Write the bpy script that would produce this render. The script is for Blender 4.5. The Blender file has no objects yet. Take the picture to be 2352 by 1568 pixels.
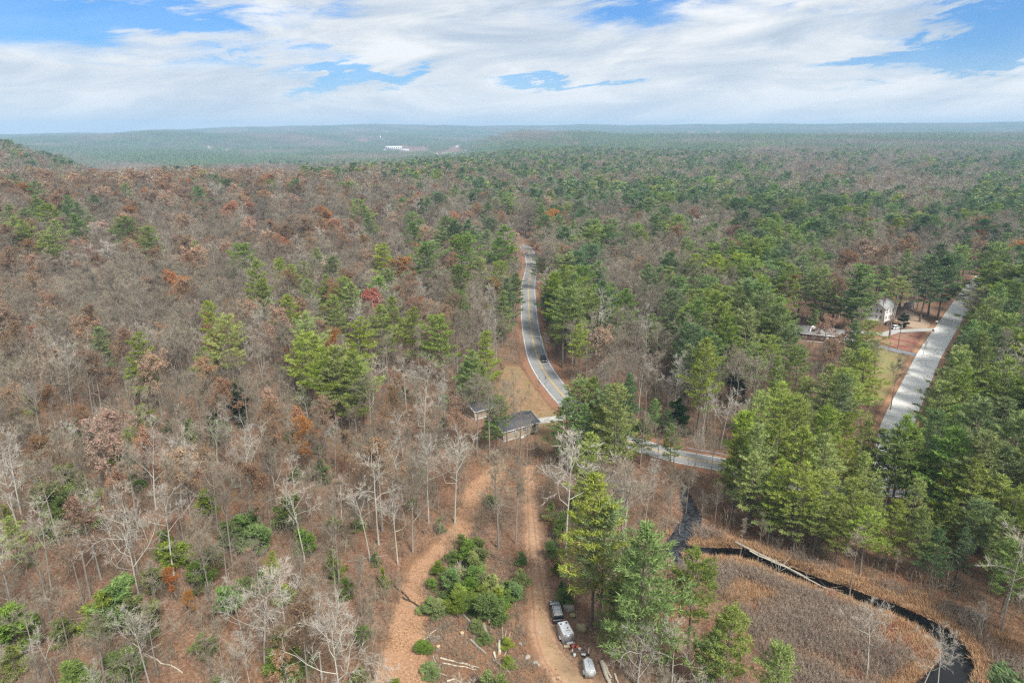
import bpy, math, random
import numpy as np
from mathutils import Vector, Matrix

sc = bpy.context.scene
R = math.radians
# ------------------------------------------------------------------ camera
PITCH = R(17.05); FD = 1569.6; CH = 76.0
cd = bpy.data.cameras.new('camera'); cam = bpy.data.objects.new('camera', cd)
sc.collection.objects.link(cam); sc.camera = cam
cam.location = (0, 0, CH); cam.rotation_euler = (R(90) - PITCH, 0, 0)
cd.sensor_width = 36; cd.lens = 36 * FD / 2352.0
cd.clip_start = 0.5; cd.clip_end = 60000
# ------------------------------------------------------------------ exposure
sc.view_settings.view_transform = 'Standard'; sc.view_settings.look = 'None'
sc.view_settings.exposure = 0.5; sc.view_settings.gamma = 1.0
sc.cycles.max_bounces = 5; sc.cycles.diffuse_bounces = 3; sc.cycles.glossy_bounces = 2
sc.cycles.transparent_max_bounces = 12; sc.cycles.volume_bounces = 0
sc.cycles.use_denoising = False
sc.cycles.filter_width = 1.3
# ------------------------------------------------------------------ node helper
class NT:
    def __init__(s, tree): s.t = tree; s.n = tree.nodes; s.l = tree.links
    def new(s, ty, **k):
        n = s.n.new(ty)
        for a, v in k.items():
            if a == 'ins':
                for kk, vv in v.items():
                    if hasattr(vv, 'is_output') or isinstance(vv, bpy.types.NodeSocket): s.l.new(vv, n.inputs[kk])
                    else: n.inputs[kk].default_value = vv
            else: setattr(n, a, v)
        return n
    def m(s, op, a, b=0.0, c=None, clamp=False):
        n = s.n.new('ShaderNodeMath'); n.operation = op; n.use_clamp = clamp
        for i, v in enumerate((a, b, c)):
            if v is None: continue
            if isinstance(v, bpy.types.NodeSocket): s.l.new(v, n.inputs[i])
            else: n.inputs[i].default_value = v
        return n.outputs[0]
    def mix(s, f, a, b, mode='MIX'):
        n = s.n.new('ShaderNodeMix'); n.data_type = 'RGBA'; n.blend_type = mode
        for i, v in ((0, f), (6, a), (7, b)):
            if isinstance(v, bpy.types.NodeSocket): s.l.new(v, n.inputs[i])
            else: n.inputs[i].default_value = v if i == 0 else (*v[:3], 1)
        return n.outputs[2]
    def ramp(s, f, stops):
        n = s.n.new('ShaderNodeValToRGB'); s.l.new(f, n.inputs[0]); e = n.color_ramp.elements
        while len(e) < len(stops): e.new(0.5)
        for x, (p, c) in zip(e, stops): x.position = p; x.color = (*c, 1)
        return n.outputs[0]
    def noise(s, vec, scale, detail=4, rough=0.55, dist=0.0, out=0):
        n = s.new('ShaderNodeTexNoise'); n.inputs['Scale'].default_value = scale
        n.inputs['Detail'].default_value = detail; n.inputs['Roughness'].default_value = rough
        n.inputs['Distortion'].default_value = dist
        if vec is not None: s.l.new(vec, n.inputs['Vector'])
        return n.outputs[out]
# ------------------------------------------------------------------ sky
SUN_EL, SUN_AZ = R(48), R(150)      # azimuth clockwise from +Y (north)
w = bpy.data.worlds.new('World'); sc.world = w; w.use_nodes = True
T = NT(w.node_tree); T.n.clear()
sky = T.new('ShaderNodeTexSky'); sky.sky_type = 'NISHITA'; sky.sun_disc = False
sky.sun_elevation = SUN_EL; sky.sun_rotation = SUN_AZ; sky.altitude = 100
sky.air_density = 1.0; sky.dust_density = 0.6; sky.ozone_density = 2.5
tc = T.new('ShaderNodeTexCoord')
sx = T.new('ShaderNodeSeparateXYZ', ins={0: tc.outputs['Generated']})
X, Y, Z = sx.outputs
az = T.m('ARCTAN2', X, Y); el = T.m('ARCSINE', Z)
# cloud layer seen in perspective: streaks get thinner towards the horizon
zc = T.m('ADD', T.m('MAXIMUM', Z, 0.0), 0.10)
cxyz = T.new('ShaderNodeCombineXYZ', ins={0: T.m('DIVIDE', X, zc), 1: T.m('DIVIDE', Y, zc), 2: 0.37}).outputs[0]
az3 = T.new('ShaderNodeCombineXYZ', ins={0: T.m('MULTIPLY', az, 1.0), 1: T.m('MULTIPLY', T.m('ADD', el, T.m('MULTIPLY', az, -0.08)), 4.6), 2: 0.1}).outputs[0]
n1 = T.noise(az3, 2.9, 10, 0.64, 0.7)
n2 = T.noise(cxyz, 1.1, 8, 0.62, 0.6)
warp = T.noise(az3, 5.0, 6, 0.62, 0.4)
def dirn(px, py):
    x = (px - 1176) / FD; y = -(py - 784) / FD
    d = Vector((x, math.cos(PITCH) + math.sin(PITCH) * y, -math.sin(PITCH) + math.cos(PITCH) * y)).normalized()
    return math.atan2(d.x, d.y), math.asin(d.z)
wisp = T.noise(az3, 9.0, 7, 0.68, 1.2)
azw = T.m('ADD', az, T.m('MULTIPLY', T.m('SUBTRACT', warp, 0.5), 0.48))
elw = T.m('ADD', T.m('ADD', el, T.m('MULTIPLY', T.m('SUBTRACT', n1, 0.5), 0.10)), T.m('MULTIPLY', T.m('SUBTRACT', wisp, 0.5), 0.045))
# openings in the cloud sheet: x, y, half-width, half-height, depth
holes = [(770, 185, 120, 34, .60), (880, 170, 80, 24, .45), (930, 95, 60, 8, .22), (1130, 30, 120, 10, .25), (1500, 130, 80, 8, .25), (2120, 60, 120, 14, .3), (690, 215, 60, 14, .3), (1270, 176, 90, 6, .48), (1385, 190, 120, 9, .66), (1450, 180, 70, 5, .3), (1120, 215, 90, 5, .25), (960, 205, 70, 6, .35), (820, 120, 90, 8, .25), (450, 120, 80, 9, .2), (1650, 70, 110, 10, .22), (330, 150, 120, 10, .2), (1900, 40, 90, 12, .25), (1225, 165, 70, 14, .4), (1040, 132, 110, 16, .35),
         (2070, 150, 190, 26, .60), (2260, 95, 130, 40, .5), (2330, 120, 90, 20, .3), (120, 25, 240, 34, .52), (280, 72, 200, 26, .38), (60, 100, 130, 30, .34), (480, 60, 90, 14, .3),
         (600, 22, 170, 24, .42), (1560, 18, 190, 26, .50), (1390, 55, 120, 20, .35), (520, 150, 160, 14, .25), (1010, 235, 90, 10, .15), (2300, 30, 160, 26, .25),
         (1980, 212, 150, 8, .2), (1180, 60, 100, 12, .12)]
clouds = [(760, 172, 50, 9, .65), (1010, 152, 60, 14, .45), (1180, 135, 90, 22, .45), (860, 228, 150, 22, .3), (400, 90, 80, 22, .35), (1350, 230, 260, 26, .35),
          (2150, 175, 260, 20, .25), (1760, 120, 230, 70, .30), (980, 70, 260, 50, .3), (200, 210, 320, 60, .3)]
def blob(px, py, hw, hh, k):
    a0, e0 = dirn(px, py); ra = hw / FD; re = hh / FD
    u = T.m('DIVIDE', T.m('SUBTRACT', azw, a0), ra); v = T.m('DIVIDE', T.m('SUBTRACT', elw, e0), re)
    q = T.m('ADD', T.m('MULTIPLY', u, u), T.m('MULTIPLY', v, v))
    return T.m('MULTIPLY', T.m('EXPONENT', T.m('MULTIPLY', q, -0.75)), k)
dens = T.m('ADD', T.m('ADD', T.m('MULTIPLY', n1, 0.85), T.m('MULTIPLY', n2, 0.45)), T.m('MULTIPLY', wisp, 0.72))
for h in holes: dens = T.m('SUBTRACT', dens, blob(*h[:4], h[4] * .95))
for h in clouds: dens = T.m('ADD', dens, blob(*h))
cov = T.ramp(dens, [(0.50, (0, 0, 0)), (0.64, (.34, .34, .34)), (0.77, (.78, .78, .78)), (0.94, (1, 1, 1))])
shade = T.noise(az3, 5.0, 9, 0.66, 0.6)
ccol = T.ramp(T.m('ADD', T.m('MULTIPLY', shade, 0.75), T.m('MULTIPLY', warp, 0.25)), [(0.36, (.52, .63, .77)), (0.46, (.70, .78, .88)), (0.54, (.88, .92, .96)), (0.62, (1.06, 1.07, 1.08))])
lowhaze = T.ramp(el, [(0.0, (1, 1, 1)), (0.10, (.35, .35, .35)), (0.22, (0, 0, 0))])
cov2 = T.m('MAXIMUM', cov, T.m('MULTIPLY', lowhaze, 0.55))
ccol = T.mix(T.m('MULTIPLY', lowhaze, 0.5), ccol, (.92, .97, 1.02))
b1 = T.new('ShaderNodeBackground', ins={0: T.mix(1.0, sky.outputs[0], (.22, .68, 1.22), 'MULTIPLY'), 1: 0.082})
b2 = T.new('ShaderNodeBackground', ins={0: ccol, 1: 0.66})
mx = T.new('ShaderNodeMixShader', ins={0: cov2, 1: b1.outputs[0], 2: b2.outputs[0]})
T.l.new(mx.outputs[0], T.new('ShaderNodeOutputWorld').inputs[0])
# ------------------------------------------------------------------ sun
sl = bpy.data.lights.new('sun', 'SUN'); sl.energy = 4.8; sl.angle = R(12); sl.color = (1, .96, .90)
so = bpy.data.objects.new('sun', sl); sc.collection.objects.link(so)
sd = Vector((math.sin(SUN_AZ) * math.cos(SUN_EL), math.cos(SUN_AZ) * math.cos(SUN_EL), math.sin(SUN_EL)))
so.rotation_euler = sd.to_track_quat('Z', 'Y').to_euler(); so.location = (0, 0, 400)

# ------------------------------------------------------------------ terrain and projection
SC = CH / 62.0
TX = [0, 110, 220, 400, 640, 850, 1050, 1200, 1330, 1450, 1800, 2352]
TD = [0, 300, 380, 530, 620, 720, 850, 1000, 1200, 1500, 2000, 2600, 3000, 3600, 4500, 5500, 7000, 9000]
TH = [  # height of the land in each column of TX, per distance of TD
 [0]*12,
 [0]*12,
 [7, 6, 6, 5, 4, 1, 0, 0, 0, 0, 0, 0],
 [16, 16, 16, 16, 15, 8, 3, 1, 0, 0, 0, 0],
 [17, 16, 15, 15, 13, 12, 7, 3, 1, 0, 0, 0],
 [12, 8, 6, 5, 4, 10, 9, 4, 2, 1, 0, 0],
 [16, 4, -6, -6, -5, 5, 7, 4, 3, 2, 0, 0],
 [24, 10, -16, -16, -14, -4, 3, 4, 4, 3, 1, 0],
 [30, 12, -24, -24, -20, -14, -4, 3, 5, 3, 3, 2],
 [14, -4, -28, -28, -24, -22, -10, 2, 6, 5, 6, 6],
 [-8, -20, -30, -30, -28, -26, -16, -4, 4, 8, 15, 15],
 [-10, -22, -30, -31, -30, -28, -20, 18, 22, 20, 29, 30],
 [-8, -20, -28, -30, -30, -28, -16, 50, 46, 34, 38, 40],
 [-4, -8, -18, -20, -24, -26, -10, 20, 20, 24, 30, 32],
 [0, 14, 30, 42, 38, 24, 18, 18, 20, 20, 22, 20],
 [8, 12, 20, 24, 30, 40, 40, 44, 46, 48, 55, 55],
 [20, 26, 36, 62, 92, 110, 100, 100, 104, 106, 112, 118],
 [0]*12]
AZT = np.array([math.atan((x - 1176) / FD * math.cos(PITCH)) for x in TX])
THn = np.array(TH, float)
def th(x, y):
    x = np.asarray(x, float); y = np.asarray(y, float)
    d = np.hypot(x, y) / SC; a = np.arctan2(x, y)
    i = np.clip(np.searchsorted(TD, d) - 1, 0, len(TD) - 2); td = np.array(TD, float)
    f = np.clip((d - td[i]) / (td[i + 1] - td[i]), 0, 1); f = f * f * (3 - 2 * f)
    j = np.clip(np.searchsorted(AZT, a) - 1, 0, len(TX) - 2)
    g = np.clip((a - AZT[j]) / (AZT[j + 1] - AZT[j]), 0, 1); g = g * g * (3 - 2 * g)
    h = (THn[i, j] * (1 - f) + THn[i + 1, j] * f) * (1 - g) + (THn[i, j + 1] * (1 - f) + THn[i + 1, j + 1] * f) * g
    k = np.clip((d - 900) / 1500, 0, 1) * np.clip((8600 - d) / 1000, 0, 1)
    roll = 5.0 * np.sin(x / 330 + 1.3 * np.sin(y / 510)) * np.sin(y / 410 + 1.1 * np.sin(x / 270 + 2)) + 3 * np.sin(x / 140 + y / 260)
    return (h + roll * k * 1.0) * SC
def ray(px, py):
    x = (px - 1176) / FD; y = -(py - 784) / FD
    return np.array((x, math.cos(PITCH) + math.sin(PITCH) * y, -math.sin(PITCH) + math.cos(PITCH) * y))
def gp(px, py, z=0.0):
    """the point at height z above the ground that the photograph shows at this place"""
    d = ray(px, py); g = z
    for _ in range(14):
        t = (CH - g) / max(-d[2], 1e-4); t = min(t, 12000)
        g = 0.5 * g + 0.5 * (z + float(th(d[0] * t, d[1] * t)))
    return float(d[0] * t), float(d[1] * t)
def proj(x, y, z):
    cp, sp = math.cos(PITCH), math.sin(PITCH)
    zz = z - CH; f = y * cp - zz * sp; u = y * sp + zz * cp
    return 1176 + FD * x / f, 784 - FD * u / f
c1 = lambda X, Y, z=0: gp((1560 + X / 5.443) / 1.3061, (1760 + Y / 5.443) / 1.3061, z)
c2 = lambda X, Y, z=0: gp((1360 + X / 5.8075) / 1.3061, (1150 + Y / 5.8075) / 1.3061, z)
c3 = lambda X, Y, z=0: gp((2350 + X / 4.48) / 1.3061, (850 + Y / 4.48) / 1.3061, z)
c5 = lambda X, Y, z=0: gp((1150 + X / 3.148) / 1.3061, (1550 + Y / 3.148) / 1.3061, z)
c6 = lambda X, Y, z=0: gp((2048 + X / 1.496) / 1.3061, (1000 + Y / 1.496) / 1.3061, z)

# ------------------------------------------------------------------ mesh builder
class MB:
    def __init__(s): s.v = []; s.f = []; s.mi = []; s.n = 0; s.uv = None
    def add(s, v, f, mi=0):
        v = np.asarray(v, float).reshape(-1, 3)
        if len(v) == 0: return
        s.v.append(v)
        f = np.asarray(f, int)
        s.f.append(f + s.n); s.mi.append((mi, len(f))); s.n += len(v)
    def merge(s, o, mi=0):
        base = s.n
        V = np.concatenate(o.v); s.v.append(V); s.n += len(V)
        for f, (m, n) in zip(o.f, o.mi): s.f.append(f + base); s.mi.append((mi, n))
    def xf(s, M):
        M = np.array(M)
        s.v = [v @ M[:3, :3].T + M[:3, 3] for v in s.v]; return s
    def mesh(s, name, mats):
        me = bpy.data.meshes.new(name)
        V = np.concatenate(s.v).astype(np.float32)
        me.vertices.add(len(V)); me.vertices.foreach_set('co', V.ravel())
        sizes = np.concatenate([np.full(len(f), f.shape[1]) for f in s.f])
        loops = np.concatenate([f.ravel() for f in s.f])
        me.loops.add(len(loops)); me.loops.foreach_set('vertex_index', loops.astype(np.int32))
        me.polygons.add(len(sizes))
        me.polygons.foreach_set('loop_start', (np.cumsum(sizes) - sizes).astype(np.int32))
        mi = np.concatenate([np.full(n, m) for m, n in s.mi]).astype(np.int32)
        me.polygons.foreach_set('material_index', mi)
        for m in (mats if isinstance(mats, (list, tuple)) else [mats]): me.materials.append(m)
        me.update(calc_edges=True); me.validate(); return me
    # ---- shapes
    def box(s, c, d, rz=0.0, mi=0, taper=1.0, M=None):
        x, y, z = [q / 2 for q in d]
        v = np.array([(a * x * (taper if k > 0 else 1), b * y * (taper if k > 0 else 1), k * z) for k in (-1, 1) for a, b in ((-1, -1), (1, -1), (1, 1), (-1, 1))])
        if M is not None: v = v @ np.array(M)[:3, :3].T
        ca, sa = math.cos(rz), math.sin(rz)
        v = v @ np.array([(ca, sa, 0), (-sa, ca, 0), (0, 0, 1)]) + np.array(c)
        s.add(v, [(0, 3, 2, 1), (4, 5, 6, 7), (0, 1, 5, 4), (1, 2, 6, 5), (2, 3, 7, 6), (3, 0, 4, 7)], mi); return s
    def tube(s, P, rad, n=5, mi=0, cap=False):
        P = np.asarray(P, float); k = len(P); rad = np.broadcast_to(rad, (k,))
        t = np.gradient(P, axis=0); t /= np.linalg.norm(t, axis=1)[:, None] + 1e-9
        ref = np.array((0.31, 0.95, 0.02)) if abs(t[0, 2]) > .6 else np.array((0, 0.05, 1.0))
        a = np.cross(t, ref); a /= np.linalg.norm(a, axis=1)[:, None] + 1e-9
        b = np.cross(t, a)
        an = np.arange(n) * 2 * math.pi / n
        ring = (P[:, None, :] + rad[:, None, None] * (np.cos(an)[None, :, None] * a[:, None, :] + np.sin(an)[None, :, None] * b[:, None, :])).reshape(-1, 3)
        F = [(i * n + j, i * n + (j + 1) % n, (i + 1) * n + (j + 1) % n, (i + 1) * n + j) for i in range(k - 1) for j in range(n)]
        s.add(ring, F, mi)
        if cap:
            for i in (0, k - 1):
                r = ring[i * n:(i + 1) * n]; v = np.concatenate([r, P[i:i + 1]])
                s.add(v, [(j, (j + 1) % n, n) if i else ((j + 1) % n, j, n) for j in range(n)], mi)
        return s
    def prism(s, prof, y0, y1, mi=0, inset=0.0):
        """side profile (x,z) list extruded across y; the ends may lean in by `inset` towards the top"""
        k = len(prof); zs = [p[1] for p in prof]; lo, hi = min(zs), max(zs)
        def row(y, sg): return [(p[0], y + sg * inset * (p[1] - lo) / max(hi - lo, 1e-6), p[1]) for p in prof]
        v = row(y0, 1) + row(y1, -1)
        s.add(v, [(i, (i + 1) % k, k + (i + 1) % k, k + i) for i in range(k)], mi)
        s.add(v, [tuple(range(k - 1, -1, -1))], mi); s.add(v, [tuple(range(k, 2 * k))], mi); return s
def rock_mb(seed, r, sq=0.7):
    rg = np.random.RandomState(seed); m = MB(); nu, nv = 12, 8
    V = []; fr = rg.normal(size=(5, 3)) * 1.6; ph = rg.rand(5) * 6
    for i in range(nv + 1):
        for j in range(nu):
            p = np.array((math.sin(math.pi * i / nv) * math.cos(2 * math.pi * j / nu), math.sin(math.pi * i / nv) * math.sin(2 * math.pi * j / nu), math.cos(math.pi * i / nv)))
            k = 1 + 0.11 * sum(math.sin(fr[q] @ p + ph[q]) for q in range(5))
            V.append(p * k * r * np.array((1, .8, sq)))
    F = [(i * nu + j, (i + 1) * nu + j, (i + 1) * nu + (j + 1) % nu, i * nu + (j + 1) % nu) for i in range(nv) for j in range(nu)]
    m.add(V, F); return m

C = sc.collection
def put(name, mesh, parent=None, coll=C):
    o = bpy.data.objects.new(name, mesh); coll.objects.link(o)
    if parent is not None: o.parent = parent
    return o
def tag(o, label=None, cat=None, group=None, kind=None):
    if label: o['label'] = label
    if cat: o['category'] = cat
    if group: o['group'] = group
    if kind: o['kind'] = kind
    return o
def thing(name, label, cat, loc=(0, 0, 0), rz=0.0, group=None):
    o = bpy.data.objects.new(name, None); C.objects.link(o); o.location = loc; o.rotation_euler = (0, 0, rz)
    o.empty_display_size = 0.3
    return tag(o, label, cat, group)

# ------------------------------------------------------------------ materials
def mat(name): 
    m = bpy.data.materials.new(name); m.use_nodes = True; t = NT(m.node_tree); t.n.clear(); return m, t
def finish(t, col, rough=0.8, spec=0.2, bump=None, bd=0.3, metal=0.0, alpha=None, extra=None):
    b = t.new('ShaderNodeBsdfPrincipled')
    for k, v in (('Base Color', col), ('Roughness', rough), ('Specular IOR Level', spec), ('Metallic', metal)):
        if isinstance(v, bpy.types.NodeSocket): t.l.new(v, b.inputs[k])
        else: b.inputs[k].default_value = (*v[:3], 1) if k == 'Base Color' else v
    if bump is not None:
        bn = t.new('ShaderNodeBump'); bn.inputs['Strength'].default_value = bd; bn.inputs['Distance'].default_value = 0.15
        t.l.new(bump, bn.inputs['Height']); t.l.new(bn.outputs[0], b.inputs['Normal'])
    out = b.outputs[0]
    if alpha is not None:
        tr = t.new('ShaderNodeBsdfTransparent')
        out = t.new('ShaderNodeMixShader', ins={0: alpha, 1: tr.outputs[0], 2: out}).outputs[0]
    t.l.new(out, t.new('ShaderNodeOutputMaterial').inputs[0])
def plain(name, col, rough=0.6, spec=0.3, metal=0.0, var=0.12, scale=3.0, bump=0.0):
    m, t = mat(name); tc = t.new('ShaderNodeTexCoord')
    n = t.noise(tc.outputs['Object'], scale, 5, .6)
    c = t.mix(t.m('MULTIPLY', n, 1.0), tuple(q * (1 - var) for q in col), tuple(min(q * (1 + var), 1) for q in col))
    finish(t, c, rough, spec, metal=metal, bump=n if bump else None, bd=bump); return m
def foliage(name, a, b, accent=None, hue=0.03, transl=0.25):
    """leaves or needles: colour changes from spray to spray and from tree to tree"""
    m, t = mat(name); oi = t.new('ShaderNodeObjectInfo'); ge = t.new('ShaderNodeNewGeometry'); tc = t.new('ShaderNodeTexCoord')
    n = t.noise(tc.outputs['Object'], 0.45, 3, .6)
    f = t.m('ADD', t.m('MULTIPLY', n, 0.9), t.m('MULTIPLY', t.m('SUBTRACT', ge.outputs['Random Per Island'], 0.5), 0.55))
    c = t.mix(t.m('SUBTRACT', f, 0.0, clamp=True), a, b)
    if accent:
        k = t.m('GREATER_THAN', t.noise(tc.outputs['Object'], 0.8, 2, .5), 0.64); c = t.mix(t.m('MULTIPLY', k, 0.6), c, accent)
    hs = t.new('ShaderNodeHueSaturation'); t.l.new(c, hs.inputs['Color'])
    t.l.new(t.m('ADD', t.m('MULTIPLY', t.m('SUBTRACT', oi.outputs['Random'], 0.5), 2 * hue), 0.5), hs.inputs['Hue'])
    r2 = t.m('FRACT', t.m('MULTIPLY', oi.outputs['Random'], 37.7))
    t.l.new(t.m('ADD', t.m('MULTIPLY', r2, 0.45), 0.82), hs.inputs['Value'])
    r3 = t.m('FRACT', t.m('MULTIPLY', oi.outputs['Random'], 91.3))
    t.l.new(t.m('ADD', t.m('MULTIPLY', r3, 0.35), 0.80), hs.inputs['Saturation'])
    d = t.new('ShaderNodeBsdfDiffuse', ins={0: hs.outputs[0]})
    tr = t.new('ShaderNodeBsdfTranslucent', ins={0: hs.outputs[0]})
    mx = t.new('ShaderNodeMixShader', ins={0: transl, 1: d.outputs[0], 2: tr.outputs[0]})
    t.l.new(mx.outputs[0], t.new('ShaderNodeOutputMaterial').inputs[0]); return m
def bark(name, a, b, var=.45, moss=None):
    m, t = mat(name); oi = t.new('ShaderNodeObjectInfo'); tc = t.new('ShaderNodeTexCoord')
    n = t.noise(tc.outputs['Object'], 1.7, 4, .65)
    c = t.mix(n, a, b)
    hs = t.new('ShaderNodeHueSaturation'); t.l.new(c, hs.inputs['Color'])
    t.l.new(t.m('ADD', t.m('MULTIPLY', oi.outputs['Random'], var), 1 - var / 2), hs.inputs['Value'])
    finish(t, hs.outputs[0], .9, .1); return m
M = {}
M['needle_yellow'] = foliage('yellow-green needles', (.11, .150, .026), (.42, .49, .125), None, .012)
M['needle_green'] = foliage('green needles', (.060, .105, .032), (.34, .43, .13), None, .025)
M['needle_deep'] = foliage('deep green needles', (.040, .075, .038), (.22, .31, .125), None, .02)
M['needle_fir'] = foliage('dark fir needles', (.014, .032, .012), (.045, .075, .028), None, .015)
M['needle_gold'] = foliage('golden needles', (.42, .27, .035), (.68, .47, .08), None, .01)
M['leaf_russet'] = foliage('russet oak leaves', (.21, .118, .062), (.37, .225, .125), None, .012, .35)
M['leaf_tan'] = foliage('pale tan oak leaves', (.34, .21, .135), (.56, .375, .25), None, .012, .35)
M['leaf_orange'] = foliage('orange leaves', (.32, .13, .045), (.54, .25, .09), None, .015, .35)
M['leaf_red'] = foliage('red maple leaves', (.30, .05, .03), (.47, .13, .07), None, .01, .35)
M['needle_young'] = foliage('soft young needles', (.062, .105, .026), (.29, .38, .095), None, .03)
M['bark'] = bark('grey brown bark', (.13, .105, .085), (.30, .265, .225))
M['bark_pale'] = bark('pale grey bark', (.27, .26, .22), (.52, .50, .43), .3)
M['bark_pine'] = bark('pine bark', (.10, .08, .065), (.23, .19, .16))
M['twig'] = bark('twigs', (.160, .136, .100), (.305, .265, .195), .6)
M['twig_pale'] = bark('pale twigs', (.29, .265, .22), (.47, .43, .37), .4)
M['brush'] = bark('reddish brush stems', (.19, .090, .052), (.38, .20, .125), .6)
M['grass_tan'] = bark('dry marsh grass', (.35, .21, .112), (.61, .41, .235), .5)
M['shrub_red'] = bark('reddish marsh shrub stems', (.26, .075, .045), (.42, .15, .09), .4)
M['shrub_grey'] = bark('grey marsh shrub stems', (.22, .17, .13), (.40, .32, .25), .4)

# ------------------------------------------------------------------ signed distances of the open places
def poly_sdf(P):
    P = np.array(P, float)
    def f(x, y):
        x = np.asarray(x, float); y = np.asarray(y, float)
        ins = np.zeros(x.shape, bool); dm = np.full(x.shape, 1e9)
        for i in range(len(P)):
            a, b = P[i], P[(i + 1) % len(P)]
            c = (a[1] > y) != (b[1] > y)
            with np.errstate(divide='ignore', invalid='ignore'):
                ins ^= c & (x < (b[0] - a[0]) * (y - a[1]) / (b[1] - a[1] + 1e-12) + a[0])
            ab = b - a; t = np.clip(((x - a[0]) * ab[0] + (y - a[1]) * ab[1]) / (ab @ ab + 1e-9), 0, 1)
            dm = np.minimum(dm, np.hypot(x - a[0] - t * ab[0], y - a[1] - t * ab[1]))
        return np.where(ins, dm, -dm)
    f.box = (P[:, 0].min(), P[:, 1].min(), P[:, 0].max(), P[:, 1].max()); return f
def line_sdf(P, W):
    P = np.array(P, float); W = np.broadcast_to(np.array(W, float), (len(P),))
    def f(x, y):
        x = np.asarray(x, float); y = np.asarray(y, float); dm = np.full(x.shape, -1e9)
        for i in range(len(P) - 1):
            a, b = P[i], P[i + 1]; ab = b - a
            t = np.clip(((x - a[0]) * ab[0] + (y - a[1]) * ab[1]) / (ab @ ab + 1e-9), 0, 1)
            dm = np.maximum(dm, W[i] * (1 - t) + W[i + 1] * t - np.hypot(x - a[0] - t * ab[0], y - a[1] - t * ab[1]))
        return dm
    w = W.max(); f.box = (P[:, 0].min() - w, P[:, 1].min() - w, P[:, 0].max() + w, P[:, 1].max() + w); return f
def smooth(P, n=6):
    P = np.array(P, float); Q = np.vstack([2 * P[0] - P[1], P, 2 * P[-1] - P[-2]]); o = []
    for i in range(1, len(Q) - 2):
        for k in range(n):
            t = k / n; a, b, c, d = Q[i - 1:i + 3]
            o.append(.5 * (2 * b + (c - a) * t + (2 * a - 5 * b + 4 * c - d) * t * t + (3 * b - a - 3 * c + d) * t ** 3))
    o.append(P[-1]); return np.array(o)
G = lambda L: [gp(*p) for p in L]
main_pts = smooth(G([(1165, 545), (1190, 556), (1211, 573), (1221, 600), (1220, 621), (1215, 645), (1213, 668), (1215, 717), (1219, 756), (1227, 795), (1234, 820), (1246, 846), (1263, 872), (1279, 892), (1302, 918),
                  (1340, 955), (1390, 990), (1440, 1012), (1500, 1032), (1568, 1050), (1645, 1064), (1711, 1081), (1800, 1102), (1901, 1119), (2040, 1122), (2200, 1135), (2500, 1160)]))
side_pts = smooth(G([(2262, 632), (2250, 645), (2236, 659), (2213, 692), (2184, 737), (2140, 806), (2122, 840), (2100, 888), (2072, 948), (2056, 990), (2048, 1045), (2040, 1115)]))
RW, SW = 3.7, 3.7
road_f = line_sdf(main_pts, RW); side_f = line_sdf(side_pts, SW)
track_f = line_sdf(smooth(G([(1218, 1075), (1216, 1120), (1220, 1200), (1228, 1290), (1238, 1380), (1250, 1450), (1275, 1510), (1330, 1570), (1400, 1640)])),
                   np.interp(np.linspace(0, 1, 49), [0, .2, .5, .75, 1], [1.3, 1.5, 2.0, 2.7, 3.6]))
clear_f = line_sdf(smooth(G([(1150, 1075), (1110, 1110), (1085, 1160), (1060, 1215), (1010, 1262), (965, 1310), (945, 1380), (938, 1450), (930, 1520), (915, 1620)])),
                   np.interp(np.linspace(0, 1, 55), [0, .2, .45, .7, 1], [2.6, 3.4, 2.2, 2.8, 5.0]))
yard_f = poly_sdf(G([(1158, 838), (1196, 842), (1222, 872), (1262, 905), (1288, 935), (1292, 1012), (1262, 1040), (1232, 1020), (1228, 958), (1150, 955), (1140, 890)]))
cut_f = poly_sdf(G([(990, 1330), (1080, 1265), (1180, 1300), (1205, 1380), (1230, 1450), (1270, 1530), (1250, 1600), (1000, 1600), (960, 1480)]))
lawn_f = poly_sdf([c3(*p) for p in ((1160, 1010), (1290, 895), (1400, 900), (1600, 960), (1780, 1030), (1775, 1090), (1690, 1250), (1560, 1480), (1480, 1640), (1100, 1640), (1080, 1450), (1180, 1300))])
lawn2_f = poly_sdf([c3(*p) for p in ((1090, 700), (1330, 690), (1700, 660), (1990, 655), (1850, 910), (1640, 900), (1300, 800), (1100, 770))])
yard2_f = poly_sdf([c3(*p) for p in ((1640, 330), (1800, 420), (2000, 560), (2020, 610), (1740, 600), (1500, 500))])
stream_P = smooth(G([(1566, 1256), (1600, 1264), (1650, 1268), (1700, 1270), (1750, 1286), (1810, 1311), (1880, 1338), (1940, 1357), (2000, 1380), (2060, 1402), (2110, 1425), (2155, 1452), (2188, 1485), (2200, 1520), (2185, 1550), (2150, 1585), (2120, 1640)]))
stream_f = line_sdf(stream_P, np.interp(np.linspace(0, 1, len(stream_P)), [0, .2, .5, .7, .85, 1], [1.2, 1.6, 1.5, 1.9, 2.2, 2.6]))
pool_f = line_sdf(smooth(G([(1568, 1112), (1578, 1150), (1590, 1190), (1568, 1225), (1548, 1262), (1560, 1290)])), np.interp(np.linspace(0, 1, 31), [0, .3, .6, 1], [.6, 1.7, 2.1, 1.1]))
marsh_f = poly_sdf(G([(1540, 1200), (1640, 1235), (1760, 1262), (1900, 1310), (2050, 1355), (2180, 1392), (2250, 1440), (2352, 1490), (2520, 1700), (2600, 2000), (1850, 2000), (1800, 1560), (1720, 1410), (1640, 1330), (1560, 1300)]))
drive_f = line_sdf(G([(1222, 967), (1275, 962), (1325, 948)]), 1.9)
drive2_f = line_sdf([c3(*p) for p in ((1130, 790), (1300, 850), (1500, 900), (1860, 975))], 1.9)
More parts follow.
